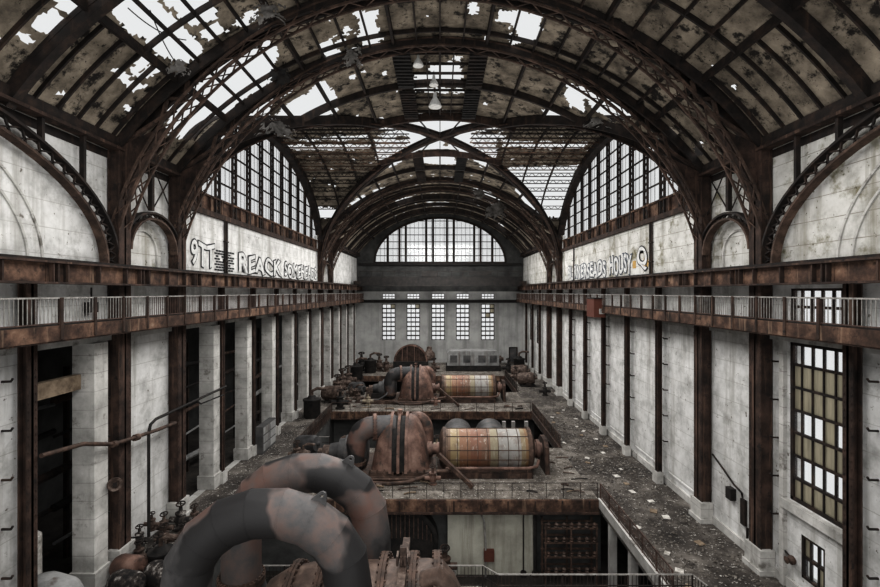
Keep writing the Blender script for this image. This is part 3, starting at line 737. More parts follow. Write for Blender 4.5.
# operator's cabin hanging on right gallery
t = thing('control_box', (13.8, 41.5, 11.2), 'small rust red cabin with white sign on right gallery edge', 'cabin')
MB().box((13.3, 40.6, 11.0), (14.3, 42.6, 12.6)).build('box_body', M_RED, t)
MB().box((13.75, 40.55, 11.3), (14.25, 40.6, 11.75)).build('sign_plate', M_SIGN, t)
m = MB(); [m.box((13.78, 40.53, 11.38+q*.1), (14.2, 40.55, 11.42+q*.1)) for q in range(4)]; m.build('sign_lines', M_INK, t)
MB().box((13.25, 40.5, 12.6), (14.35, 42.7, 12.7)).build('roof_plate', M_STEEL, t)
t = thing('wall_lamp_box', (-15.3, 20.6, 12.4), 'small black junction box on left wall above the gallery', 'box')
MB().box((-15.6, 20.5, 12.3), (-15.25, 21.0, 12.75)).build('case', M_BLACK, t); MB().box((-15.4, 20.7, 12.75), (-15.35, 20.75, 13.4)).build('conduit', M_BLACK, t)

# overhead travelling crane at the far end
t = thing('overhead_crane', (0, 83.5, H+.9), 'dark overhead travelling crane bridging the hall before the end wall', 'crane')
for y in (82.4, 84.6):
    MB().box((-14.4, y-.3, H+1.0), (14.4, y+.3, H+2.7)).build('bridge_girder', M_BLACK, t)
for s in (-1, 1): MB().box((s*13.9, 81.4, H+1.28), (s*15., 85.6, H+1.9)).build('end_truck', M_STEEL, t)
MB().box((-3.2, 82, H+2.7), (-.4, 85, H+3.5)).build('trolley', M_BLACK, t)
m = MB(); m.bar((-14, 82, H+3.6), (14, 82, H+3.6), .06)
for i in range(15): m.bar((-14+2*i, 82, H+2.7), (-14+2*i, 82, H+3.6), .06)
m.build('handrail', M_STEEL, t)

# ------------------------------------------------------------------ hanging lamps and ragged roof debris
def pendant(x, y, ztop, zl, s_, lab):
    t = thing('pendant_lamp', (x, y, zl), lab, 'lamp', 'old pendant lamps under the ridge')
    MB().lathe((x, y, zl), (0, 0, 1), [(0, .42*s_), (.05, .44*s_), (.3*s_, .34*s_), (.6*s_, .15*s_), (.95*s_, .1*s_), (1.0*s_, .02)], 20).build('shade', M_LAMP, t, 40)
    MB().bar((x, y, zl+.9*s_), (x, y, ztop), .04).build('drop_rod', M_STEEL, t)
pendant(-1.33, 28.6, H+14.4, H+13.75, .75, 'white bell lamp hanging highest, left of the roof ridge')
pendant(-.4, 30.6, H+14.4, H+13.45, .7, 'small white bell lamp under ridge, middle of the three lamps')
pendant(-.36, 34.2, H+14.4, H+13.45, 1.1, 'largest white bell lamp hanging lowest, just before the crossing')
def ragged(name, p, r, lab, seed, mat=M_TAR, flat=.35):
    """a drooping, holed scrap of sheet: a rumpled grid with its edge eaten away"""
    m = MB(); p = V(p); n = 22; vs = []; fs = []
    for j in range(n+1):
        for i in range(n+1):
            u, v = (i/n*2-1), (j/n*2-1)
            q = noise.noise_vector(V((u*1.6+seed*7, v*1.6, seed)))
            vs.append(p+V((u*r, .35*r*q.y+.25*r*v, v*r*flat*1.5-.35*r*u*u+.25*r*q.z)))
    for j in range(n):
        for i in range(n):
            u, v = ((i+.5)/n*2-1), ((j+.5)/n*2-1)
            if math.hypot(u, v)+.75*noise.fractal(V((u*2.2+seed*3, v*2.2, 5)), .7, 2., 4) < .78:
                a = j*(n+1)+i; fs.append((a, a+1, a+n+2, a+n+1))
    used = sorted({i for f in fs for i in f}); ix = {o: k_ for k_, o in enumerate(used)}
    m.add([vs[i] for i in used], [tuple(ix[i] for i in f) for f in fs])
    return m.build(name, mat, label=lab, cat='debris', group='roof fragments hanging from the steelwork')
ragged('torn_roof_sheet', P(178, 68, 20.9), .55, 'pale torn roof sheet caught on the left of the nearest arch', 1, flat=.5)
ragged('torn_roof_sheet', P(280, 75, 25.6), .75, 'dark felt strip drooping between the two nearest arches, left', 2, M_BLACK, .7)
ragged('torn_roof_sheet', P(268, 12, 19.5), .8, 'whitish ragged roof lump near the top, left of centre', 3, flat=.5)
ragged('torn_roof_sheet', P(352, 55, 26.2), .6, 'tattered whitish insulation hanging below the top left hole', 4, flat=.8)
ragged('torn_roof_sheet', P(275, 128, 30), 1.3, 'crumpled pale sheeting draped over left crossing edge', 5, flat=.3)
ragged('torn_roof_sheet', P(600, 122, 31), 1.1, 'crumpled pale sheeting draped over right crossing edge', 6, flat=.3)
ragged('torn_roof_sheet', P(497, 210, 63), 1.6, 'grey sheeting torn loose on the far right arch', 8, flat=.6)
ragged('torn_roof_sheet', P(479, 192, 60.6), 1.2, 'pale rag of sheeting at the crown of the far arches', 9, flat=.6)

# ------------------------------------------------------------------ graffiti
def text_mesh(body, size, off, space=1.):
    cu = bpy.data.curves.new('lettering', 'FONT'); cu.body = body; cu.size = size; cu.offset = off; cu.extrude = .005; cu.space_character = space
    ob = bpy.data.objects.new('lettering', cu); C.objects.link(ob); dg = bpy.context.evaluated_depsgraph_get(); dg.update()
    me = bpy.data.meshes.new_from_object(ob.evaluated_get(dg)); bpy.data.objects.remove(ob); bpy.data.curves.remove(cu); return me
def graffiti(s, y0, z0, width, height, body, lab, fill, ink, name='graffiti_lettering', off=.08, x=None):
    root = thing(name, (s*(WX-.02), y0, z0), lab, 'graffiti', 'graffiti on the upper walls')
    for li, (o_, mt, nm) in enumerate(((off, ink, 'outline'), (off*.38, fill, 'fill'))):
        me = text_mesh(body, 1.0, o_, 1.06); xs = [v.co.x for v in me.vertices]; ys = [v.co.y for v in me.vertices]
        if li == 0: bx, by, sx_, sy_ = min(xs), min(ys), width/(max(xs)-min(xs)), height/(max(ys)-min(ys))
        for v in me.vertices:
            u, q, d = (v.co.x-bx)*sx_, (v.co.y-by)*sy_, v.co.z
            q += .12*math.sin(u*2.3)
            v.co = V((-s*(.012+li*.02+(d > 0)*.006), -s*u, q))
        me.materials.clear(); me.materials.append(mt)
        ob = bpy.data.objects.new(nm, me); C.objects.link(ob); ob.parent = root; ob['_o'] = root['_o']; ALL.append(ob)
    return root
graffiti(-1, 29.3, H+1.55, 3.2, 1.75, '9TT', 'large outlined bubble letters at the near end of left wall', M_FILL, M_INK, off=.06)
t = thing('graffiti_brickwork', (-15.58, 33.6, H+1.4), 'painted patch of small bricks on left wall between two tags', 'graffiti')
m = MB()
for r_ in range(8):
    for c_ in range(7):
        yy = 32.5+c_*.42+(r_ % 2)*.2; zz = H+1.5+r_*.19
        if R.random() < .9: m.box((-15.59, yy, zz), (-15.57, yy+.33, zz+.12))
m.build('brick_marks', M_INK, t)
graffiti(-1, 36.2, H+1.45, 10.2, 1.65, 'REACK', 'black outlined lettering in middle of left wall graffiti', M_FILL, M_INK)
graffiti(-1, 46.9, H+1.45, 12.4, 1.6, 'SOMEHEADS', 'black outlined lettering at the far end of left wall', M_FILL, M_INK)
graffiti(1, 57.2, H+1.4, 13.2, 1.7, 'BURNERSEADS', 'grey lettering at far end of right wall graffiti', M_FILL, M_BLUEGREY)
graffiti(1, 43.2, H+1.45, 5.2, 1.8, 'HOUSY', 'grey lettering nearer the camera on the right wall', M_FILL, M_BLUEGREY)
g = graffiti(1, 37.2, H+1.6, 2.0, 1.9, 'Q', 'round letter with ochre paint, nearest tag on right wall', M_FILL, M_INK)
MB().lathe((15.575, 35.6, H+2.2), (1, 0, 0), [(0, .02), (.004, .5), (.008, .5)], 12).build('ochre_patch', M_YEL, g)
m = MB(); m.box((15.575, 37.4, H+1.9), (15.59, 38.0, H+2.5)); m.build('ochre_patch', M_YEL, g)
MB().box((5, 81.96, H+2.9), (9, 82.0, H+3.5)).build('canvas_strip', M_BLACK, label='dark scribbled strip on the crane handrail right of centre', cat='banner')
# downpipes on the upper walls
for s, y, lab in ((-1, 33.9, 'thin pair of downpipes on left wall between graffiti'), (1, 34.4, 'thin pair of downpipes on right wall beside the round letter'), (1, 54.5, 'single thin downpipe on far right upper wall')):
    t = thing('downpipe', (s*15.5, y, H+1.2), lab, 'pipe')
    for dy in ((0, .3) if 'pair' in lab else (0,)): MB().tube([(s*15.5, y+dy, H+1.2), (s*15.5, y+dy, H+5.2)], .07, 8).build('pipe_run', M_STEEL, t)
    for z in (H+2.2, H+3.6): MB().box((s*15.6, y-.1, z), (s*15.4, y+.42, z+.07)).build('clip', M_STEEL, t)

# ------------------------------------------------------------------ turbine sets on the decks
def flange_ring(c, axis, r, w_=.18, n=28, bolts=20, mat=M_FLANGE, parent=None, name='flange'):
    m = MB(); ax = V(axis).normalized(); c = V(c)
    m.lathe(c-ax*w_/2, ax, [(0, r), (0, r+.16), (w_*.45, r+.16), (w_*.45, r+.12), (w_*.55, r+.12), (w_*.55, r+.16), (w_, r+.16), (w_, r)], n)
    a = ax.orthogonal().normalized(); b = ax.cross(a)
    for i in range(bolts):
        q = 2*math.pi*i/bolts; p = c+(a*math.cos(q)+b*math.sin(q))*(r+.1)
        m.bar(p-ax*(w_/2+.06), p+ax*(w_/2+.06), .07)
    return m.build(name, mat, parent, 40)
def hood(x_in, x_out, yc, hy, zb_, hz, n=12, k=22):
    """half of a low-pressure exhaust casing: a quarter-dome that closes towards x_out"""
    rings = []
    for i in range(n+1):
        u = i/n; sc = max(.02, 1-u**2.6)**.78; x = lerp(x_in, x_out, u)
        ring = []
        for j in range(k+1):
            q = math.pi*j/k; c_, s_ = math.cos(q), math.sin(q)
            ring.append(V((x, yc-hy*(.7+.3*sc)*math.copysign(abs(c_)**.75, c_), zb_+hz*sc*s_**.8)))
        rings.append(ring)
    m = MB(); m.loft(rings, True); return m
def turbine_set(Y):
    t = thing('turbine', (-3.5, Y, 0), 'x', 'turbine', 'rusted steam turbines on the decks')
    MB().box((-9.2, Y-2.5, 0), (-.3, Y+2.5, .32)).build('bedplate', M_FLANGE, t)
    hood(-3.5, -4.9, Y-.2, 2.0, .55, 3.55).build('exhaust_hood', M_HOOD, t, 50)
    hood(-2.4, -.75, Y-.2, 2.0, .55, 3.55).build('exhaust_hood', M_HOOD, t, 50)
    m = MB()
    for xa, xb in ((-5.0, -3.25), (-2.65, -.6)): m.box((xa, Y-2.35, .32), (xb, Y+2., .58))
    m.build('hood_base_flange', M_FLANGE, t)
    m = MB()
    for xx in (-3.5, -2.95, -2.4):
        m.path([(xx, Y-.2-2.12*math.cos(math.pi*i/20), .5+3.72*math.sin(math.pi*i/20)**.8) for i in range(21)], .14, .2, (1, 0, 0))
    m.build('centre_flange', M_HOOD, t)
    m = MB(); m.path([(-2.95, Y-.2-1.85*math.cos(math.pi*i/20), .5+3.3*math.sin(math.pi*i/20)**.8) for i in range(21)], .3, 1.1, (1, 0, 0)); m.build('centre_drum', M_BLACK, t)
    for xx in (-4.9, -4.4, -3.9, -2.1, -1.6, -1.1): MB().lathe((xx, Y-2.28, .56), (0, 0, 1), [(0, .09), (.1, .09), (.1, .05), (.2, .05)], 6).build('holding_bolt', M_FLANGE, t)
    MB().lathe((-2.95, Y-.4, 4.1), (0, 0, 1), [(0, .22), (.15, .22), (.15, .12), (.35, .12), (.35, .2), (.42, .2)], 12).build('relief_valve', M_HOOD, t)
    # crossover pipe from the hood crown over and down to the high-pressure end
    pts = [(-3.3, Y-.6, 3.35), (-4.9, Y-.9, 3.35)]
    for i in range(1, 8):
        a = math.pi/2*i/7; pts.append((-4.9-1.15*math.sin(a), Y-.9-.3*i/7, 3.35-1.15*(1-math.cos(a))))
    pts += [(-6.05, Y-1.2, 1.5), (-6.05, Y-1.2, .85)]
    MB().tube(pts, [.8, .8]+[.78]*4+[.72]*3+[.6, .56], 22).build('crossover_pipe', M_PIPE, t, 40)
    flange_ring((-4.75, Y-.88, 3.35), (1, .15, 0), .8, .2, 26, 22, M_HOOD, t, 'pipe_flange')
    flange_ring((-6.05, Y-1.2, .9), (0, 0, 1), .56, .2, 22, 16, M_FLANGE, t, 'pipe_flange')
    pts = [(-2.0, Y+.9, 3.3)]+[(-1.9+.9*math.sin(math.pi/2*i/6), Y+1.2, 3.5-1.0*(1-math.cos(math.pi/2*i/6))) for i in range(7)]+[(-1., Y+1.2, .6)]
    MB().tube(pts, .5, 18).build('return_pipe', M_HOOD, t, 40)
    # stepped high-pressure casing
    MB().lathe((-5.4, Y, 1.35), (-1, 0, 0), [(0, .9), (.3, 1.45), (.7, 1.45), (.75, 1.3), (1.1, 1.3), (1.15, 1.12), (1.6, 1.12), (1.65, .9), (2.1, .85), (2.15, .6), (2.8, .5), (2.8, .1)], 28).build('high_pressure_casing', M_DPIPE, t, 35)
    MB().box((-8.3, Y-1., .3), (-5.6, Y+1., .9)).build('casing_pedestal', M_BLACK, t)
    m = MB(); m.lathe((-8.2, Y, 1.2), (-1, 0, 0), [(0, .55), (.5, .55), (.5, .35), (.9, .3), (.95, .05)], 16); m.box((-9., Y-.5, .3), (-8.2, Y+.5, 1.)); m.build('governor', M_VALVE, t, 35)
    MB().tube([(-5.5, Y-2.9, .5), (-4.6, Y-3., .12), (-3.5, Y-3.1, .1), (-2.2, Y-3., .18), (-1, Y-2.8, .5), (-.2, Y-2.6, .75), (.6, Y-2.6, .8)], .13, 10).build('oil_pipe', M_FLANGE, t, 40)
    MB().tube([(-6.5, Y-2.5, .4), (-5.8, Y-2.7, .35), (-4.5, Y-2.75, .28), (-1., Y-2.75, .28)], .09, 8).build('oil_pipe', M_FLANGE, t, 40)
    MB().tube([(-8.4, Y-2.2, .45), (-7.2, Y-2.3, .5), (-6.4, Y-2.2, 1.), (-6.3, Y-1.7, 1.2)], .1, 8).build('oil_pipe', M_DPIPE, t, 40)
    return t
def generator_set(Y):
    t = thing('generator', (3.4, Y, 0), 'x', 'generator', 'striped generators on the decks')
    MB().box((-.2, Y-2.0, 0), (6.6, Y+2., .42)).build('bedplate', M_COL, t)
    m = MB()
    prof = [(0, 1.47), (6.0, 1.47)]
    m.lathe((.45, Y, 1.5), (1, 0, 0), prof, 32); m.build('stator_casing', M_GEN, t, 40)
    m = MB()
    for i in range(9):
        x = .5+i*.735; m.lathe((x, Y, 1.5), (1, 0, 0), [(0, 1.45), (0, 1.50), (.045, 1.50), (.045, 1.45)], 32)
    for a in (-.25, .22, .9, 1.6, 2.3):
        p = V((0, -math.cos(a)*1.485, math.sin(a)*1.485)); m.bar(V((.45, Y, 1.5))+p, V((6.45, Y, 1.5))+p, .045)
    m.build('casing_bands', M_FLANGE, t)
    for x, d in ((.45, -1), (6.45, 1)):
        MB().lathe((x, Y, 1.5), (d, 0, 0), [(0, 1.56), (.24, 1.56), (.34, 1.4), (.5, .9), (.5, .3)], 30).build('end_shield', M_FLANGE, t, 40)
    MB().lathe((-.5, Y, 1.45), (1, 0, 0), [(-.5, .3), (-.45, .55), (-.1, .55), (-.1, .38), (.25, .38), (.25, .5), (.5, .5)], 18).build('shaft_coupling', M_HOOD, t, 40)
    MB().lathe((6.9, Y, 1.45), (1, 0, 0), [(0, .5), (.25, .5), (.25, .7), (.5, .7), (.5, .45), (.8, .45)], 20).build('exciter', M_HOOD, t, 40)
    m = MB(); m.poly([[(Y-1.3, 0), (Y+1.3, 0), (Y+1.15, 1.9), (Y+.6, 2.35), (Y-.6, 2.35), (Y-1.15, 1.9)]], lambda u, v, d: V((7.6+d, u, v)), .32); m.build('bearing_pedestal', M_COL, t)
    MB().tube([(.4, Y-1.95, .72), (6.2, Y-1.95, .72), (6.9, Y-1.8, .8), (7.1, Y-1.4, 1.1)], .11, 8).build('cooling_pipe', M_HOOD, t, 40)
    m = MB()
    for x in (.8, 2.2, 3.6, 5., 6.2): m.bar((x, Y-1.95, .4), (x, Y-1.95, .72), .08)
    m.build('pipe_stand', M_FLANGE, t)
    for x in (1.3, 3.3, 5.3): MB().box((x-.35, Y-2.02, .05), (x+.35, Y-1.98, .36)).build('bedplate_panel', M_FLANGE, t)
    return t
T2 = turbine_set(35.2); T2['label'] = 'rusted turbine with twin domed hoods on the nearer cross deck'
T3 = dup(T2, (0, 22.6, 0), 'rusted turbine with twin domed hoods on the farther cross deck')
G2 = generator_set(35.2); G2['label'] = 'cylindrical generator with orange and white striped casing, nearer of two'
G3_ = dup(G2, (0, 22.6, 0), 'cylindrical generator with orange and white casing, farther of two')
bpar = MB().bar((-.1, 33.0, 1.8), (2.2, 31.5, .12), .22, .28).build('fallen_beam', M_FLANGE, label='dark steel beam leaning diagonally against the nearer generator', cat='beam')
MB().bar((-.1, 55.5, 1.8), (2.2, 54.0, .12), .2, .24).build('fallen_beam', M_FLANGE, label='dark steel beam leaning diagonally against the farther generator', cat='beam')

# fourth machine by the end wall: round ribbed hood and grey boxy generator
t = thing('turbine', (-4.9, 80, 0), 'dark round-topped ribbed turbine nearest the end wall', 'turbine')
def halfdrum(x0, x1, y0, y1, r, z0, n=20):
    m = MB(); xc = (x0+x1)/2; L = [(xc+r*math.cos(math.pi*i/n), z0+r*math.sin(math.pi*i/n)) for i in range(n+1)]
    m.poly([L], lambda u, v, d: V((u, y0+d, v)), y1-y0); return m
halfdrum(-7.6, -2.2, 78.6, 81.4, 2.6, 1.6).build('round_hood', M_COL, t, 40)
MB().box((-7.8, 78.2, 0), (-2.0, 81.8, 1.6)).build('lower_casing', M_BLACK, t)
m = MB(); m.path([(-4.9+2.7*math.cos(math.pi*i/20), 78.5, 1.6+2.7*math.sin(math.pi*i/20)) for i in range(21)], .25, .25, (0, 1, 0))
for x in (-6.3, -5.5, -4.3, -3.5): m.bar((x, 78.5, 1.6), (x, 78.5, 1.6+math.sqrt(2.6**2-(x+4.9)**2)), .1)
m.build('rim_and_ribs', M_HOOD, t)
MB().lathe((-1.8, 79.6, 1.7), (0, 0, 1), [(0, .9), (.5, 1.), (1.2, .9), (1.6, .5), (2.2, .4), (2.3, .1)], 16).build('valve_chest', M_VALVE, t, 40)
t = thing('generator', (5.6, 80, 0), 'long grey box-shaped generator before the end wall', 'generator')
m = MB(); m.poly([[(1.2, .9), (9.9, .9), (9.9, 2.9), (9.5, 3.3), (1.6, 3.3), (1.2, 2.9)]], lambda u, v, d: V((u, 78.6+d, v)), 3.2); m.build('casing', M_GREYGEN, t)
MB().box((1, 78.2, 0), (10.1, 82, .9)).build('bedplate', M_BLACK, t)
for x in (1.7, 3.9, 6.4, 8.3): MB().box((x, 78.52, 1.4), (x+1.2, 78.6, 2.6)).build('access_panel', M_DPIPE, t)
MB().lathe((9.9, 80, 1.8), (1, 0, 0), [(0, .6), (.5, .6), (.5, .35), (.9, .3)], 14).build('shaft_end', M_VALVE, t, 40)

# nearest machine: two tall crossover pipes straddling a flanged casing
t = thing('turbine', (-5, 15.8, 0), 'huge near turbine casing with two arching grey pipes above it', 'turbine')
def big_arch(Y0, Y1, xl, xr, ztop, zl, zr, r, seg=9):
    pts = [(xl, Y0, zl)]; zc = ztop-2.15
    pts.append((xl, Y0, zc-.3))
    for i in range(1, seg):
        a = math.pi*i/seg; c_, s_ = math.cos(a), math.sin(a)
        pts.append(((xl+xr)/2-(xr-xl)/2*math.copysign(abs(c_)**.97, c_), lerp(Y0, Y1, i/seg), zc+2.15*s_))
    pts.append((xr, Y1, zc-.3)); pts.append((xr, Y1, zr)); return pts, [r]*len(pts)
for Y0, Y1, xl, xr, zt_, nm in ((13.9, 14.2, -7.55, -2.75, 6.62, 'crossover_pipe'), (17.4, 17.6, -7.35, -2.55, 6.5, 'crossover_pipe')):
    pts, rs = big_arch(Y0, Y1, xl, xr, zt_, 2.7, 2.7, .70)
    p = MB().tube(pts, rs, 36).build(nm, M_PIPE, t, 14)
    for i in range(2, len(pts)-2):                                    # weld seams between the mitred segments
        m = MB(); d = (V(pts[i+1])-V(pts[i-1])).normalized(); m.lathe(V(pts[i])-d*.015, d, [(0, .69), (0, .708), (.025, .708), (.025, .69)], 36); m.build('weld_seam', M_PIPE, p)
    c = V(pts[7]); d = (V(pts[8])-V(pts[6])).normalized(); n_ = V((-d.z, 0, d.x)); n_ = -n_ if n_.z < 0 else n_
    hole = [(.0+.06*math.cos(2*math.pi*q/10), .2+.06*math.sin(2*math.pi*q/10)) for q in range(10)]
    lm = MB().poly([[(-.26, -.06), (.26, -.06), (.12, .26), (.05, .33), (-.05, .33), (-.12, .26)], hole], lambda u, v, e: c+d*u+n_*(.68+v)+V((0, e-.1, 0)), .09)
    lm.build('lifting_lug', M_DPIPE, p)
    flange_ring((xr, Y1, 3.0), (0, 0, 1), .68, .26, 32, 30, M_FLANGE, p, 'pipe_flange')
    flange_ring((xl, Y0, 2.6), (0, 0, 1), .68, .26, 32, 30, M_FLANGE, p, 'pipe_flange')
MB().lathe((-6.0, 15.8, 2.2), (1, 0, 0), [(0, .6), (.2, 1.2), (.8, 1.55), (1.6, 1.7), (3.2, 1.75), (5.6, 1.8), (6.1, 1.75), (6.5, 1.35), (6.8, .8), (6.8, .1)], 40).build('casing', M_TAN, t, 35)
for x, r in ((-4.9, 1.62), (-3.9, 1.8), (-1.9, 1.86), (-.9, 1.88), (-.1, 1.9)):
    flange_ring((x, 15.8, 2.2), (1, 0, 0), r, .22, 40, 36, M_FLANGE, t, 'casing_flange')
m = MB(); m.box((-1.35, 14.0, 3.85), (-1.1, 17.4, 4.12)); m.box((-1.33, 15.6, 4.1), (-1.12, 15.8, 4.7))
for q in range(4): m.box((-1.45+q*.13, 15.5, 4.15), (-1.38+q*.13, 15.9, 4.45))
m.build('bolted_joint', M_VALVE, t)
MB().tube([(-.5, 15.2, 3.9), (-.1, 15., 4.15), (.3, 15.1, 3.7), (.6, 15.4, 3.), (.65, 15.6, 1.5)], .28, 14).build('drain_pipe', M_TAN, t, 40)
MB().box((-6.4, 13.6, 0), (.9, 18., .9)).build('bedplate', M_BLACK, t)
for x in (-7.55, -2.75):
    MB().lathe((x, 14.0, 0), (0, 0, 1), [(0, 1.2), (1.6, 1.1), (2.1, .85), (2.75, .7)], 24).build('steam_chest', M_TAN if x > -5 else M_DPIPE, t, 35)
for x in (-7.35, -2.55):
    MB().lathe((x, 17.5, 0), (0, 0, 1), [(0, 1.1), (1.6, 1.05), (2.1, .85), (2.75, .7)], 24).build('steam_chest', M_TAN if x > -5 else M_DPIPE, t, 35)

# ------------------------------------------------------------------ railings round the pits
def railing(pts, lab, top=M_RAIL, infill=None, post_gap=1.7, h=1.0, name='pit_railing', bar=.05, fence=0, up=None):
    pts = [V(p) for p in pts]
    t = thing(name, pts[0].lerp(pts[-1], .5), lab, 'railing', 'railings round the pits')
    MB().path([p+V((0, 0, h)) for p in pts], bar, bar).build('top_rail', top, t)
    m = MB(); m.path([p+V((0, 0, h*.52)) for p in pts], bar*.7, bar*.7)
    if fence: m.path([p+V((0, 0, .12)) for p in pts], bar*.7, bar*.7)
    m.build('lower_rail', infill or top, t)
    for a, b in zip(pts, pts[1:]):
        L = (b-a).length; n = max(1, round(L/post_gap))
        for i in range(n+1):
            if i == 0 and a is not pts[0]: continue
            p = a.lerp(b, i/n); MB().bar(p, p+V((0, 0, h)), bar).build('post', infill or top, t)
        if fence:
            m = MB(); k_ = int(L/fence)
            for i in range(k_): p = a.lerp(b, i/max(k_, 1)); m.bar(p+V((0, 0, .12)), p+V((0, 0, h)), .02)
            m.build('baluster_infill', infill or top, t)
    return t
railing([(-8.4, 20.95, 0), (1.9, 20.95, 0), (2.5, 20.3, 0), (10.9, 20.3, 0), (11.1, 19.5, 0)], 'grey railing across the near edge of the nearest pit', M_RAIL, M_STEEL, 1.5, fence=.16)
MB().box((-9, 20.4, -.2), (2.1, 21.1, 0)).build('floor', M_RUBBLE, kind='structure')
railing([(10.2, 20.6, 0), (10.2, 29.9, 0)], 'rusty mesh railing along right side of the nearest pit', M_RAILR, M_RAILR, 1.6, fence=.14)
railing([(-11.8, 30.15, 0), (10.1, 30.15, 0)], 'thin dark railing along the near edge of the nearer generator deck', M_STEEL, M_STEEL, 1.1, .95, bar=.035)
railing([(10.2, 39.9, 0), (10.2, 51.9, 0)], 'rusty railing along right side of the middle pit', M_COL, M_COL, 1.6, fence=.14)
railing([(-11.9, 51.8, 0), (10.0, 51.8, 0)], 'thin railing along the near edge of the farther generator deck', M_COL, M_STEEL, 2.0, bar=.045)
railing([(-11.9, 39.6, 0), (-11.9, 51.8, 0)], 'rusty railing along left side of the middle pit', M_COL, M_COL, 1.8, fence=.14)
railing([(-11.9, 39.6, 0), (-9.3, 39.6, 0)], 'short grey railing left of the nearer turbine', M_RAIL, M_STEEL, 1.3)
railing([(10.2, 62.2, 0), (10.2, 73.8, 0)], 'dark railing along right side of the farthest pit', M_COL, M_STEEL, 1.8, fence=.2)
railing([(-12.2, 20.8, 0), (-12.2, 29.8, 0)], 'dark railing along left side of the nearest pit', M_STEEL, M_STEEL, 1.8)
railing([(-14.6, 17.5, .0), (-13.2, 17.5, 0)], 'pale handrail at the lower left corner of the hall', M_SIGN, M_SIGN, 1.4, 1.1)
# posts carrying the right aisle over the nearest pit
for i, y in enumerate((22.2, 25.2, 28.2)):
    MB().box((10.15, y-.2, PZ), (10.55, y+.2, -.7)).build('pit_post', M_CONC, label='pale concrete post under right aisle in near pit, %s from the camera' % ORD[i], cat='post', group='posts under the right aisle')

# ------------------------------------------------------------------ inside the nearest pit
t = thing('condenser', (-2.3, 30, PZ), 'dark round condenser end with radial rods in the nearest pit', 'condenser')
MB().lathe((-2.4, 30.9, -2.9), (0, -1, 0), [(0, 2.3), (.9, 2.3), (.9, 2.05), (.75, 2.0), (.75, .05)], 36).build('shell', M_BLACK, t, 40)
m = MB()
for i in range(14):
    x = -4.2+i*.28; hh = math.sqrt(max(.1, 3.8-(x+2.4)**2)); m.bar((x, 30.05, -2.9+hh*.2), (x, 30.05, -2.9+hh), .06)
m.build('tube_rods', M_FLANGE, t)
MB().box((-4.5, 29.9, PZ), (-.3, 31, PZ+.7)).build('saddle', M_BLACK, t)
t = thing('cable_rack', (8.1, 30, PZ), 'rusted open rack with rows of insulators in the nearest pit', 'rack')
m = MB()
for x in (6.6, 8.2, 9.8):
    for y in (29.4, 30.4): m.box((x-.05, y-.05, PZ), (x+.05, y+.05, -1.3))
m.build('upright', M_FLANGE, t)
for z in (-4.4, -3.4, -2.5, -1.6):
    m = MB()
    for y in (29.4, 29.9, 30.4): m.bar((6.5, y, z), (9.9, y, z), .09)
    s_ = m.build('shelf', M_FLANGE, t)
    for i in range(7):
        x = 6.8+i*.48; MB().lathe((x, 29.42, z), (0, 0, 1), [(0, .06), (.1, .14), (.16, .08), (.26, .13), (.36, .05)], 8).build('insulator', M_VALVE if i % 3 else M_FLANGE, s_)
def pump(loc, s_, lab, kind=0, mat=M_VALVE, name='valve', cat='valve', group=None):
    """valve or pump: flanged body, bonnet, spindle with handwheel, pipe stubs"""
    x, y, z = loc; t = thing(name, loc, lab, cat, group)
    if kind == 0:
        MB().lathe((x, y, z), (0, 0, 1), [(0, .30*s_), (.08*s_, .30*s_), (.1*s_, .18*s_), (.35*s_, .26*s_), (.6*s_, .24*s_), (.7*s_, .16*s_), (.72*s_, .26*s_), (.8*s_, .26*s_), (.82*s_, .1*s_), (1.1*s_, .08*s_)], 14).build('valve_body', mat, t, 40)
        MB().tube([(x-.55*s_, y, z+.42*s_), (x+.55*s_, y, z+.42*s_)], .15*s_, 10).build('pipe_stub', mat, t, 40)
        m = MB(); n = 14; wr = .2*s_; ring = [(x+wr*math.cos(2*math.pi*i/n), y+wr*math.sin(2*math.pi*i/n)*.95, z+1.22*s_+wr*.25*math.sin(2*math.pi*i/n)) for i in range(n)]+[(x+wr, y, z+1.22*s_)]
        m.tube(ring, .035*s_, 6); m.bar((x-wr, y, z+1.22*s_), (x+wr, y, z+1.22*s_), .04*s_); m.bar((x, y, z+1.0*s_), (x, y, z+1.3*s_), .05*s_); m.build('handwheel', M_STEEL, t)
    elif kind == 1:                                                  # lying motor / pump barrel
        MB().lathe((x-.75*s_, y+.25*s_, z+.55*s_), (1, -.35, .12), [(0, .15*s_), (.02, .42*s_), (.2*s_, .5*s_), (1.1*s_, .5*s_), (1.35*s_, .42*s_), (1.37*s_, .12*s_), (1.6*s_, .1*s_)], 18).build('motor_barrel', mat, t, 40)
        MB().box((x-.6*s_, y-.35*s_, z), (x+.6*s_, y+.4*s_, z+.14*s_)).build('foot', M_BLACK, t)
        MB().box((x-.2*s_, y-.5*s_, z+.12*s_), (x+.2*s_, y+.4*s_, z+.3*s_)).build('saddle', M_STEEL, t)
    else:                                                            # upright drum with lid and pipe
        MB().lathe((x, y, z), (0, 0, 1), [(0, .42*s_), (.1*s_, .46*s_), (.9*s_, .46*s_), (.95*s_, .5*s_), (1.02*s_, .5*s_), (1.05*s_, .3*s_), (1.2*s_, .18*s_), (1.22*s_, .02)], 18).build('drum_body', mat, t, 40)
        MB().tube([(x, y, z+1.15*s_), (x, y, z+1.45*s_), (x+.3*s_, y, z+1.6*s_), (x+.8*s_, y, z+1.55*s_)], .09*s_, 8).build('outlet_pipe', M_VALVE, t, 40)
    return t
pump((.3, 29.0, PZ+.9), 1.4, 'tall rusty pump against pale pit wall, left side', 0, M_FLANGE, 'pump', 'pump')
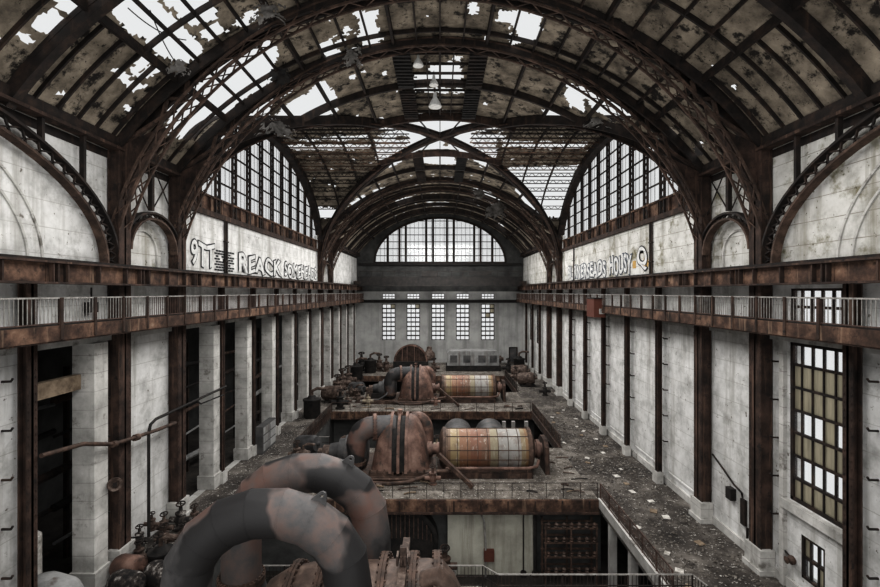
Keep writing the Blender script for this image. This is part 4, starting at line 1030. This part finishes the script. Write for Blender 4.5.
MB().box((-.4, 28.5, PZ), (1., 29.6, PZ+.9)).build('pump_plinth', M_CONC, label='concrete block under the rusty pump in the nearest pit', cat='plinth')
t = thing('conduit', (3.0, 30.5, PZ), 'pale curved conduit running down the pale pit wall', 'pipe'); MB().tube([(2.1, 30.4, -1.0), (2.6, 30.4, -1.05), (2.85, 30.4, -1.6), (2.95, 30.4, -3), (2.95, 30.4, PZ)], .06, 8).build('pipe_run', M_RAIL, t)
MB().box((2.85, 30.3, -4.2), (3.5, 30.6, -3.5)).build('junction_box', M_RED, t)
for x, lab in ((5.4, 'thin dark cable down the right of pale pit wall'), (6.15, 'thick dark pipe down the right edge of pale pit wall')):
    t = thing('drop_pipe', (x, 30.4, PZ), lab, 'pipe'); MB().tube([(x, 30.4, -.9), (x, 30.4, PZ+.3)], .04 if x < 6 else .12, 8).build('pipe_run', M_BLACK, t); MB().lathe((x, 30.4, PZ), (0, 0, 1), [(0, .2), (.3, .2), (.32, .05)], 10).build('foot', M_STEEL, t)
# middle pit: round tanks and posts glimpsed behind the generator
for i, x in enumerate((1.8, 5.1)):
    t = thing('pit_tank', (x, 46, PZ), '%s dark round tank in the pit behind the nearer generator' % ('left' if i == 0 else 'right'), 'tank', 'tanks in the middle pit')
    MB().lathe((x, 45, -1.35), (0, 1, 0), [(0, .3), (.1, 1.4), (.2, 1.5), (3.6, 1.5), (3.7, .3)], 26).build('shell', M_DPIPE, t, 40); MB().box((x-1.2, 45.4, PZ), (x+1.2, 48, -2.4)).build('saddle', M_BLACK, t)
for i, x in enumerate((6.9, 7.9, 9.3)):
    MB().box((x-.18, 50.5, PZ), (x+.18, 50.9, -.75)).build('pit_post', M_CONC, label='pale post under farther deck in middle pit, %s from the left' % ORD[i], cat='post', group='posts under the farther deck')

# ------------------------------------------------------------------ left aisle machinery
pump((-14.05, 21.4, 0), 1.05, 'brown barrel motor lying at foot of the near left column', 1, M_HOOD, 'motor', 'motor')
pump((-13.45, 20.3, 0), 1.0, 'black motor with flaked white paint, left of two', 1, M_SHABBY, 'motor', 'motor')
pump((-12.25, 20.9, 0), 1.05, 'black motor with flaked white paint, right of two', 1, M_SHABBY, 'motor', 'motor')
pump((-13.0, 21.9, 0), 1.15, 'upright dark drum behind flaked motors on left aisle', 2, M_BLACK, 'drum', 'drum')
pump((-12.0, 22.2, 0), 1.0, 'rusty drum with pipe on left aisle beside the near pipe', 2, M_VALVE, 'drum', 'drum')
vl = [(-14.9, 23.3, .6, .8), (-14.9, 24.3, .9, .7), (-14.8, 25.2, .2, .9), (-14.4, 26.1, .1, 1.1), (-13.9, 26.6, 0, .9), (-14.3, 24.4, 0, .9), (-13.9, 23.2, 0, 1.0), (-14.6, 22.8, 0, .9), (-13.5, 24.6, 0, .8)]
for i, (x, y, z, s_) in enumerate(vl):
    pump((x, y, z), s_, 'small rusty valve by pale left wall panel, %s from the camera' % ORD[sorted(range(len(vl)), key=lambda q: vl[q][1]).index(i)], 0, M_VALVE if i % 3 else M_SHABBY, group='valves along the left wall')
t = thing('wall_flange', (-14.95, 22.1, 5.9), 'pale open flange ring on the near left steel column', 'flange')
MB().lathe((-14.95, 21.55, 4.4), (.75, -.65, .1), [(0, .16), (.02, .29), (.12, .31), (.2, .29), (.16, .18), (.1, .16)], 20).build('ring', M_VALVE, t, 40); MB().bar((-15., 21.7, 4.4), (-14.8, 21.4, 4.4), .16).build('stub', M_STEEL, t)
t = thing('wall_pipe', (-14.7, 22, 5.8), 'long sloping pipe across the near left columns, ending in elbow', 'pipe')
pp = [(-14.85, 17.5, H-6.1), (-14.8, 19.5, H-6.3), (-14.8, 21.3, H-6.9), (-14.75, 22.9, H-7.05), (-14.75, 24.6, H-7.2), (-14.75, 26.2, H-7.3), (-15.2, 26.6, H-7.4)]
MB().tube(pp, .09, 10).build('pipe_run', M_FLANGE, t, 40); MB().lathe((-14.76, 22.7, H-7.05), (0, 1, -.1), [(0, .16), (.3, .16)], 10).build('coupling', M_FLANGE, t, 40); MB().lathe((-14.78, 21.2, H-6.87), (0, 1, -.2), [(0, .15), (.25, .15)], 10).build('coupling', M_FLANGE, t, 40)
t = thing('wall_pipe', (-14.7, 24, 1.2), 'upright pipe turning along the left wall toward white piers', 'pipe')
pp = [(-14.75, 23.8, .8), (-14.75, 23.8, H-7.1), (-14.75, 23.95, H-6.75), (-14.75, 24.4, H-6.6), (-14.75, 28, H-6.55), (-14.75, 32.4, H-6.5)]
MB().tube(pp, .075, 10).build('pipe_run', M_BLACK, t, 40); MB().tube([(-14.75, 28.4, H-6.55), (-14.75, 29, H-6.9), (-14.75, 32, H-7.)], .05, 8).build('branch', M_BLACK, t, 40)
t = thing('tank', (-16.8, 19.3, 0), 'pale upright tank inside the nearest dark left opening', 'tank')
MB().lathe((-17.0, 19.4, 0), (0, 0, 1), [(0, .45), (3.1, .45), (3.25, .3), (3.3, .05)], 20).build('shell', M_SCRAP, t, 40); MB().lathe((-17., 19.4, 3.3), (0, 0, 1), [(0, .1), (.2, .1)], 8).build('cap', M_STEEL, t)
t = thing('tank', (-14.7, 17.9, 0), 'grey rounded tank lying at the lower left corner', 'tank')
MB().lathe((-16.2, 18.8, 1.1), (1, -.35, 0), [(0, .1), (.1, .8), (.4, .9), (1.4, .9), (1.8, .75), (2.05, .4), (2.1, .05)], 22).build('shell', M_GREYGEN, t, 40); MB().box((-15.6, 18.0, 0), (-14.9, 19., .5)).build('saddle', M_BLACK, t)
# things inside the dark bay: racks of pipes seen through the openings
for i in range(9):
    y = 19+i*5.6 if i else 20.2
    t = thing('pipe_rack', (-18.6, y, 0), 'dark rack of pipes in boiler bay, %s opening from the camera' % ORD[i], 'rack', 'pipe racks behind the left openings')
    m = MB()
    for d in (-1.2, 1.2): m.box((-18.7, y+d-.08, 0), (-18.5, y+d+.08, 9.5))
    m.build('frame', M_STEEL, t)
    for j in range(5):
        z = 1.2+j*1.7; MB().tube([(-18.4, y-2.2, z), (-18.4, y+2.2, z+R.uniform(-.3, .3))], R.choice([.08, .14, .2]), 8).build('pipe_run', R.choice([M_BLACK, M_FLANGE, M_STEEL, M_GREYGEN]), t)
t = thing('switch_cabinet', (-14.4, 38.9, 0), 'grey cabinet with shelves against the left columns', 'cabinet')
MB().box((-15, 38.2, 0), (-14.4, 41.2, 2.2)).build('case', M_DPIPE, t)
for j in range(3):
    for q in range(2): MB().box((-14.42, 38.3+q*1.5, .2+j*.68), (-14.36, 39.6+q*1.5, .75+j*.68)).build('door', M_GREYGEN, t)

# ------------------------------------------------------------------ machinery scattered around the turbines
spots = []
for base, tag_ in ((35.2, 'nearer'), (57.8, 'farther')):
    for q, (x, dy, s_, kd, mt) in enumerate(((-8.4, -2.9, 1.15, 0, M_CREAM), (-9.8, -1.5, 1.2, 0, M_VALVE), (-10.3, .2, 1.1, 2, M_VALVE), (-10.6, 2.9, 1.4, 1, M_DPIPE), (-10.9, -2.6, 1., 0, M_VALVE), (-11.2, 1.6, 1.2, 0, M_VALVE), (-.5, -2.9, 1.0, 0, M_HOOD), (-.25, 2.9, 1.2, 0, M_CREAM), (-7.1, 3.2, 1.3, 1, M_VALVE))):
        wh = ['cream valve in front of', 'rusty valve beside governor of', 'upright drum left of', 'dark barrel motor behind left end of', 'front left corner valve of', 'rear left corner valve of', 'front valve between hoods and generator of', 'rear cream valve between hoods and generator of', 'rusty barrel motor behind casing of'][q]
        pump((x, base+dy, 0), s_, '%s the %s twin-hooded turbine' % (wh, tag_), kd, mt, ['valve', 'motor', 'drum'][kd], ['valve', 'motor', 'drum'][kd])
for q, (x, y, s_, kd) in enumerate(((-11.4, 77, 2.0, 2), (-10.2, 79, 2.2, 0), (-8.9, 78, 2.0, 0), (-12.6, 71, 2.0, 2), (-12.9, 66, 2.2, 0), (-1.0, 77.5, 1.8, 0), (11.2, 77, 1.8, 0), (12.4, 72, 1.8, 1), (11.3, 70, 1.6, 0), (13.3, 79, 2., 2), (-13.2, 60.5, 2., 0), (-12.8, 56.5, 1.7, 1), (-13.2, 79, 2.4, 0))):
    pump((x, y, 0), s_, 'dark rusty %s at the far end, %s from left' % (['valve assembly', 'barrel motor', 'upright drum'][kd], ORD[sorted([-11.4, -10.2, -8.9, -12.6, -12.9, -1., 11.2, 12.4, 11.3, 13.3, -13.2, -12.8, -13.21]).index(x if q != 12 else -13.21)]), kd, M_VALVE if q % 3 else M_BLACK, ['valve', 'motor', 'drum'][kd], ['valve', 'motor', 'drum'][kd], 'machinery at the far end')
# end wall door and right wall fittings
t = MB().poly([[(12.9, 0), (14.5, 0), (14.5, 2.9), (12.9, 2.9)], [(13.1, .1), (14.3, .1), (14.3, 2.7), (13.1, 2.7)]], lambda u, v, d: V((u, EY-.15+d, v)), .14).build('door_1', M_STEEL, kind='structure')
MB().box((13.1, EY-.08, 0), (14.3, EY-.03, 2.7)).build('door_leaf', M_DPIPE, t)
t = thing('switch_box', (15.2, 24.4, 2), 'dark switch box with conduit on the right wall panel', 'box')
MB().box((15.3, 24.75, 2.2), (15.6, 25.2, 2.8)).build('case', M_BLACK, t); MB().box((15.45, 23.85, 1.3), (15.58, 24.2, 2.6)).build('backboard', M_STEEL, t); MB().tube([(15.45, 24.0, 2.7), (15.4, 24.0, 2.95), (15.4, 24.6, 3.1), (15.4, 25.6, 3.6), (15.3, 26.4, 4.1)], .05, 6).build('conduit', M_STEEL, t)
MB().tube([(15.5, 23.7, 0), (15.5, 23.7, 1.3)], .06, 6).build('conduit', M_STEEL, t)
t = thing('wall_valve', (15.4, 20.6, 1.1), 'small dark valve on right wall beside the small window', 'valve'); MB().lathe((15.55, 20.7, 1.4), (-1, 0, 0), [(0, .18), (.1, .2), (.2, .1), (.3, .16), (.34, .02)], 12).build('valve_body', M_FLANGE, t); MB().tube([(15.5, 21.5, 1.7), (15.5, 20.7, 1.45)], .04, 6).build('pipe_stub', M_STEEL, t)
k0 = k
MB().box((15.35, 17.8, 3.55), (15.62, 21.2, 3.95)).build('trim_%d' % k, M_CONC, kind='structure'); k += 1
for y in (21.25,): MB().box((15.42, y-.14, 0), (15.62, y+.14, 11.3)).build('trim_%d' % k, M_CONC, kind='structure'); k += 1
for i in range(3, 13):                                               # shallow wall frames between right columns
    a, b = YC[i]+.55, YC[i+1]-.55; m = MB()
    for y in (a, b): m.box((15.54, y-.07, .9), (15.61, y+.07, 11.2))
    m.box((15.54, a, .85), (15.61, b, .97)); m.build('trim_%d' % k, M_WALL, kind='structure'); k += 1
MB().box((15.5, 4, 0), (15.62, YE, .45)).build('baseboard_right', M_CONC, kind='structure')
MB().box((15.46, 4, 11.0), (15.63, YE, 11.4)).build('trim_%d' % k, M_CONC, kind='structure'); k += 1
MB().box((-15.63, 4, 10.95), (-15.4, YE, 11.4)).build('trim_%d' % k, M_CONC, kind='structure'); k += 1

# ------------------------------------------------------------------ loose scrap on the decks, sagging cables, tall stacks of plant
HEAP = [(-13.5, 49.6, 1.9, 2), (-13.2, 63.5, 2.2, 0), (-11.3, 53.2, 1.7, 0), (12.3, 66, 1.7, 1), (13.4, 60, 1.3, 0)]
for q, (x, y, s_, kd) in enumerate(HEAP):
    pump((x, y, 0), s_, ['tall dark drum on left aisle beside the middle pit', 'tall valve stack against the far left columns', 'rusted valve at left corner of the farther deck', 'rusted motor on the far right aisle', 'small valve at foot of far right columns'][q], kd, M_VALVE if q % 2 else M_BLACK, ['valve', 'motor', 'drum'][kd], ['valve', 'motor', 'drum'][kd])
SCR = []
for base in (30.4, 52.4):
    for q in range(11): SCR.append((R.uniform(-11, 9.5), base+R.uniform(.3, 2.0)))
for q in range(8): SCR.append((R.uniform(8.4, 9.9), 31+q*1.05))
SCR.sort(key=lambda p: p[1]*20+p[0])
NUM = ORD+['twenty-first', 'twenty-second', 'twenty-third', 'twenty-fourth', 'twenty-fifth', 'twenty-sixth', 'twenty-seventh', 'twenty-eighth', 'twenty-ninth', 'thirtieth']
for q, (x, y) in enumerate(SCR):
    a = R.uniform(-.9, .9); L = R.uniform(.5, 1.5); d = V((math.cos(a), math.sin(a)*.5, 0))*L; r = R.uniform(.03, .08)
    c = V((x, y, r+.01)); MB().tube([c-d/2, c+V((0, .05, .02)), c+d/2], r, 8).build('loose_pipe', R.choice([M_FLANGE, M_BLACK, M_VALVE, M_TIMBER]), smooth=40, label='loose pipe offcut lying on the cross decks, %s from the camera' % NUM[q], cat='pipe', group='loose pipe offcuts on the cross decks')
for lab, a, b, sag in (('thin cable sagging across the large upper left roof opening', P(128, 8, 18), P(186, 40, 21.5), .25), ('thin cable hanging from nearest arch toward left crossing edge', P(182, 70, 21.5), P(150, 10, 20), .3),
                       ('thin cable drooping under the crossing on the right side', P(520, 120, 38), P(600, 128, 32), .8), ('thin cable drooping under the crossing on the left side', P(300, 128, 32), P(372, 122, 38), .8)):
    MB().tube([a.lerp(b, i/12)-V((0, 0, sag*4*(i/12)*(1-i/12))) for i in range(13)], .022, 6).build('cable', M_BLACK, label=lab, cat='cable')
# ------------------------------------------------------------------ debris
m = MB(); rn = random.Random(3)
for i in range(3000):
    x = rn.uniform(10.4, 14.9); y = 19+rn.random()**1.2*60; r = rn.uniform(.03, .11)*(1.25 if 33 < y < 48 else .9)
    m.rock((x, y, r*.3), r, .6, rn)
for i in range(900):
    x = rn.uniform(-14.8, -12.2); y = 20+rn.random()*55; r = rn.uniform(.03, .1); m.rock((x, y, r*.3), r, .6, rn)
m.build('rubble', M_RUBBLE, label='small grey rubble strewn over both aisle floors', cat='rubble', kind='stuff')
m = MB()
for i in range(900):
    d = rn.choice([(30.3, 32.6), (30.2, 32.2), (36, 39.6), (52.2, 55), (52.2, 54.5)]); y = rn.uniform(*d); x = rn.uniform(-11.5, 10); 
    if d[0] == 36: x = rn.uniform(7.8, 10)
    r = rn.uniform(.025, .08); m.rock((x, y, r*.3), r, .6, rn)
m.build('rubble', M_RUBBLE, label='pale broken fragments scattered over the cross decks', cat='rubble', kind='stuff')
for i in range(26):
    y = 21+i*1.25+rn.uniform(-.4, .4); x = rn.uniform(10.8, 14.2); a = rn.uniform(0, 3.1); L = rn.uniform(.25, .5)
    mm = MB(); d = V((math.cos(a), math.sin(a), 0))*L
    mm.bar(V((x, y, .035))-d/2, V((x, y, .05))+d/2, rn.uniform(.15, .4), .04)
    mm.build('debris_slab', M_SCRAP if i % 3 else M_TIMBER, label='flat broken scrap on right aisle floor, %s from the camera' % (ORD[i] if i < 20 else ['twenty-first', 'twenty-second', 'twenty-third', 'twenty-fourth', 'twenty-fifth', 'twenty-sixth'][i-20]), cat='debris', group='flat scraps on the right aisle')
for o in ALL:
    if '_o' in o.keys(): del o['_o']
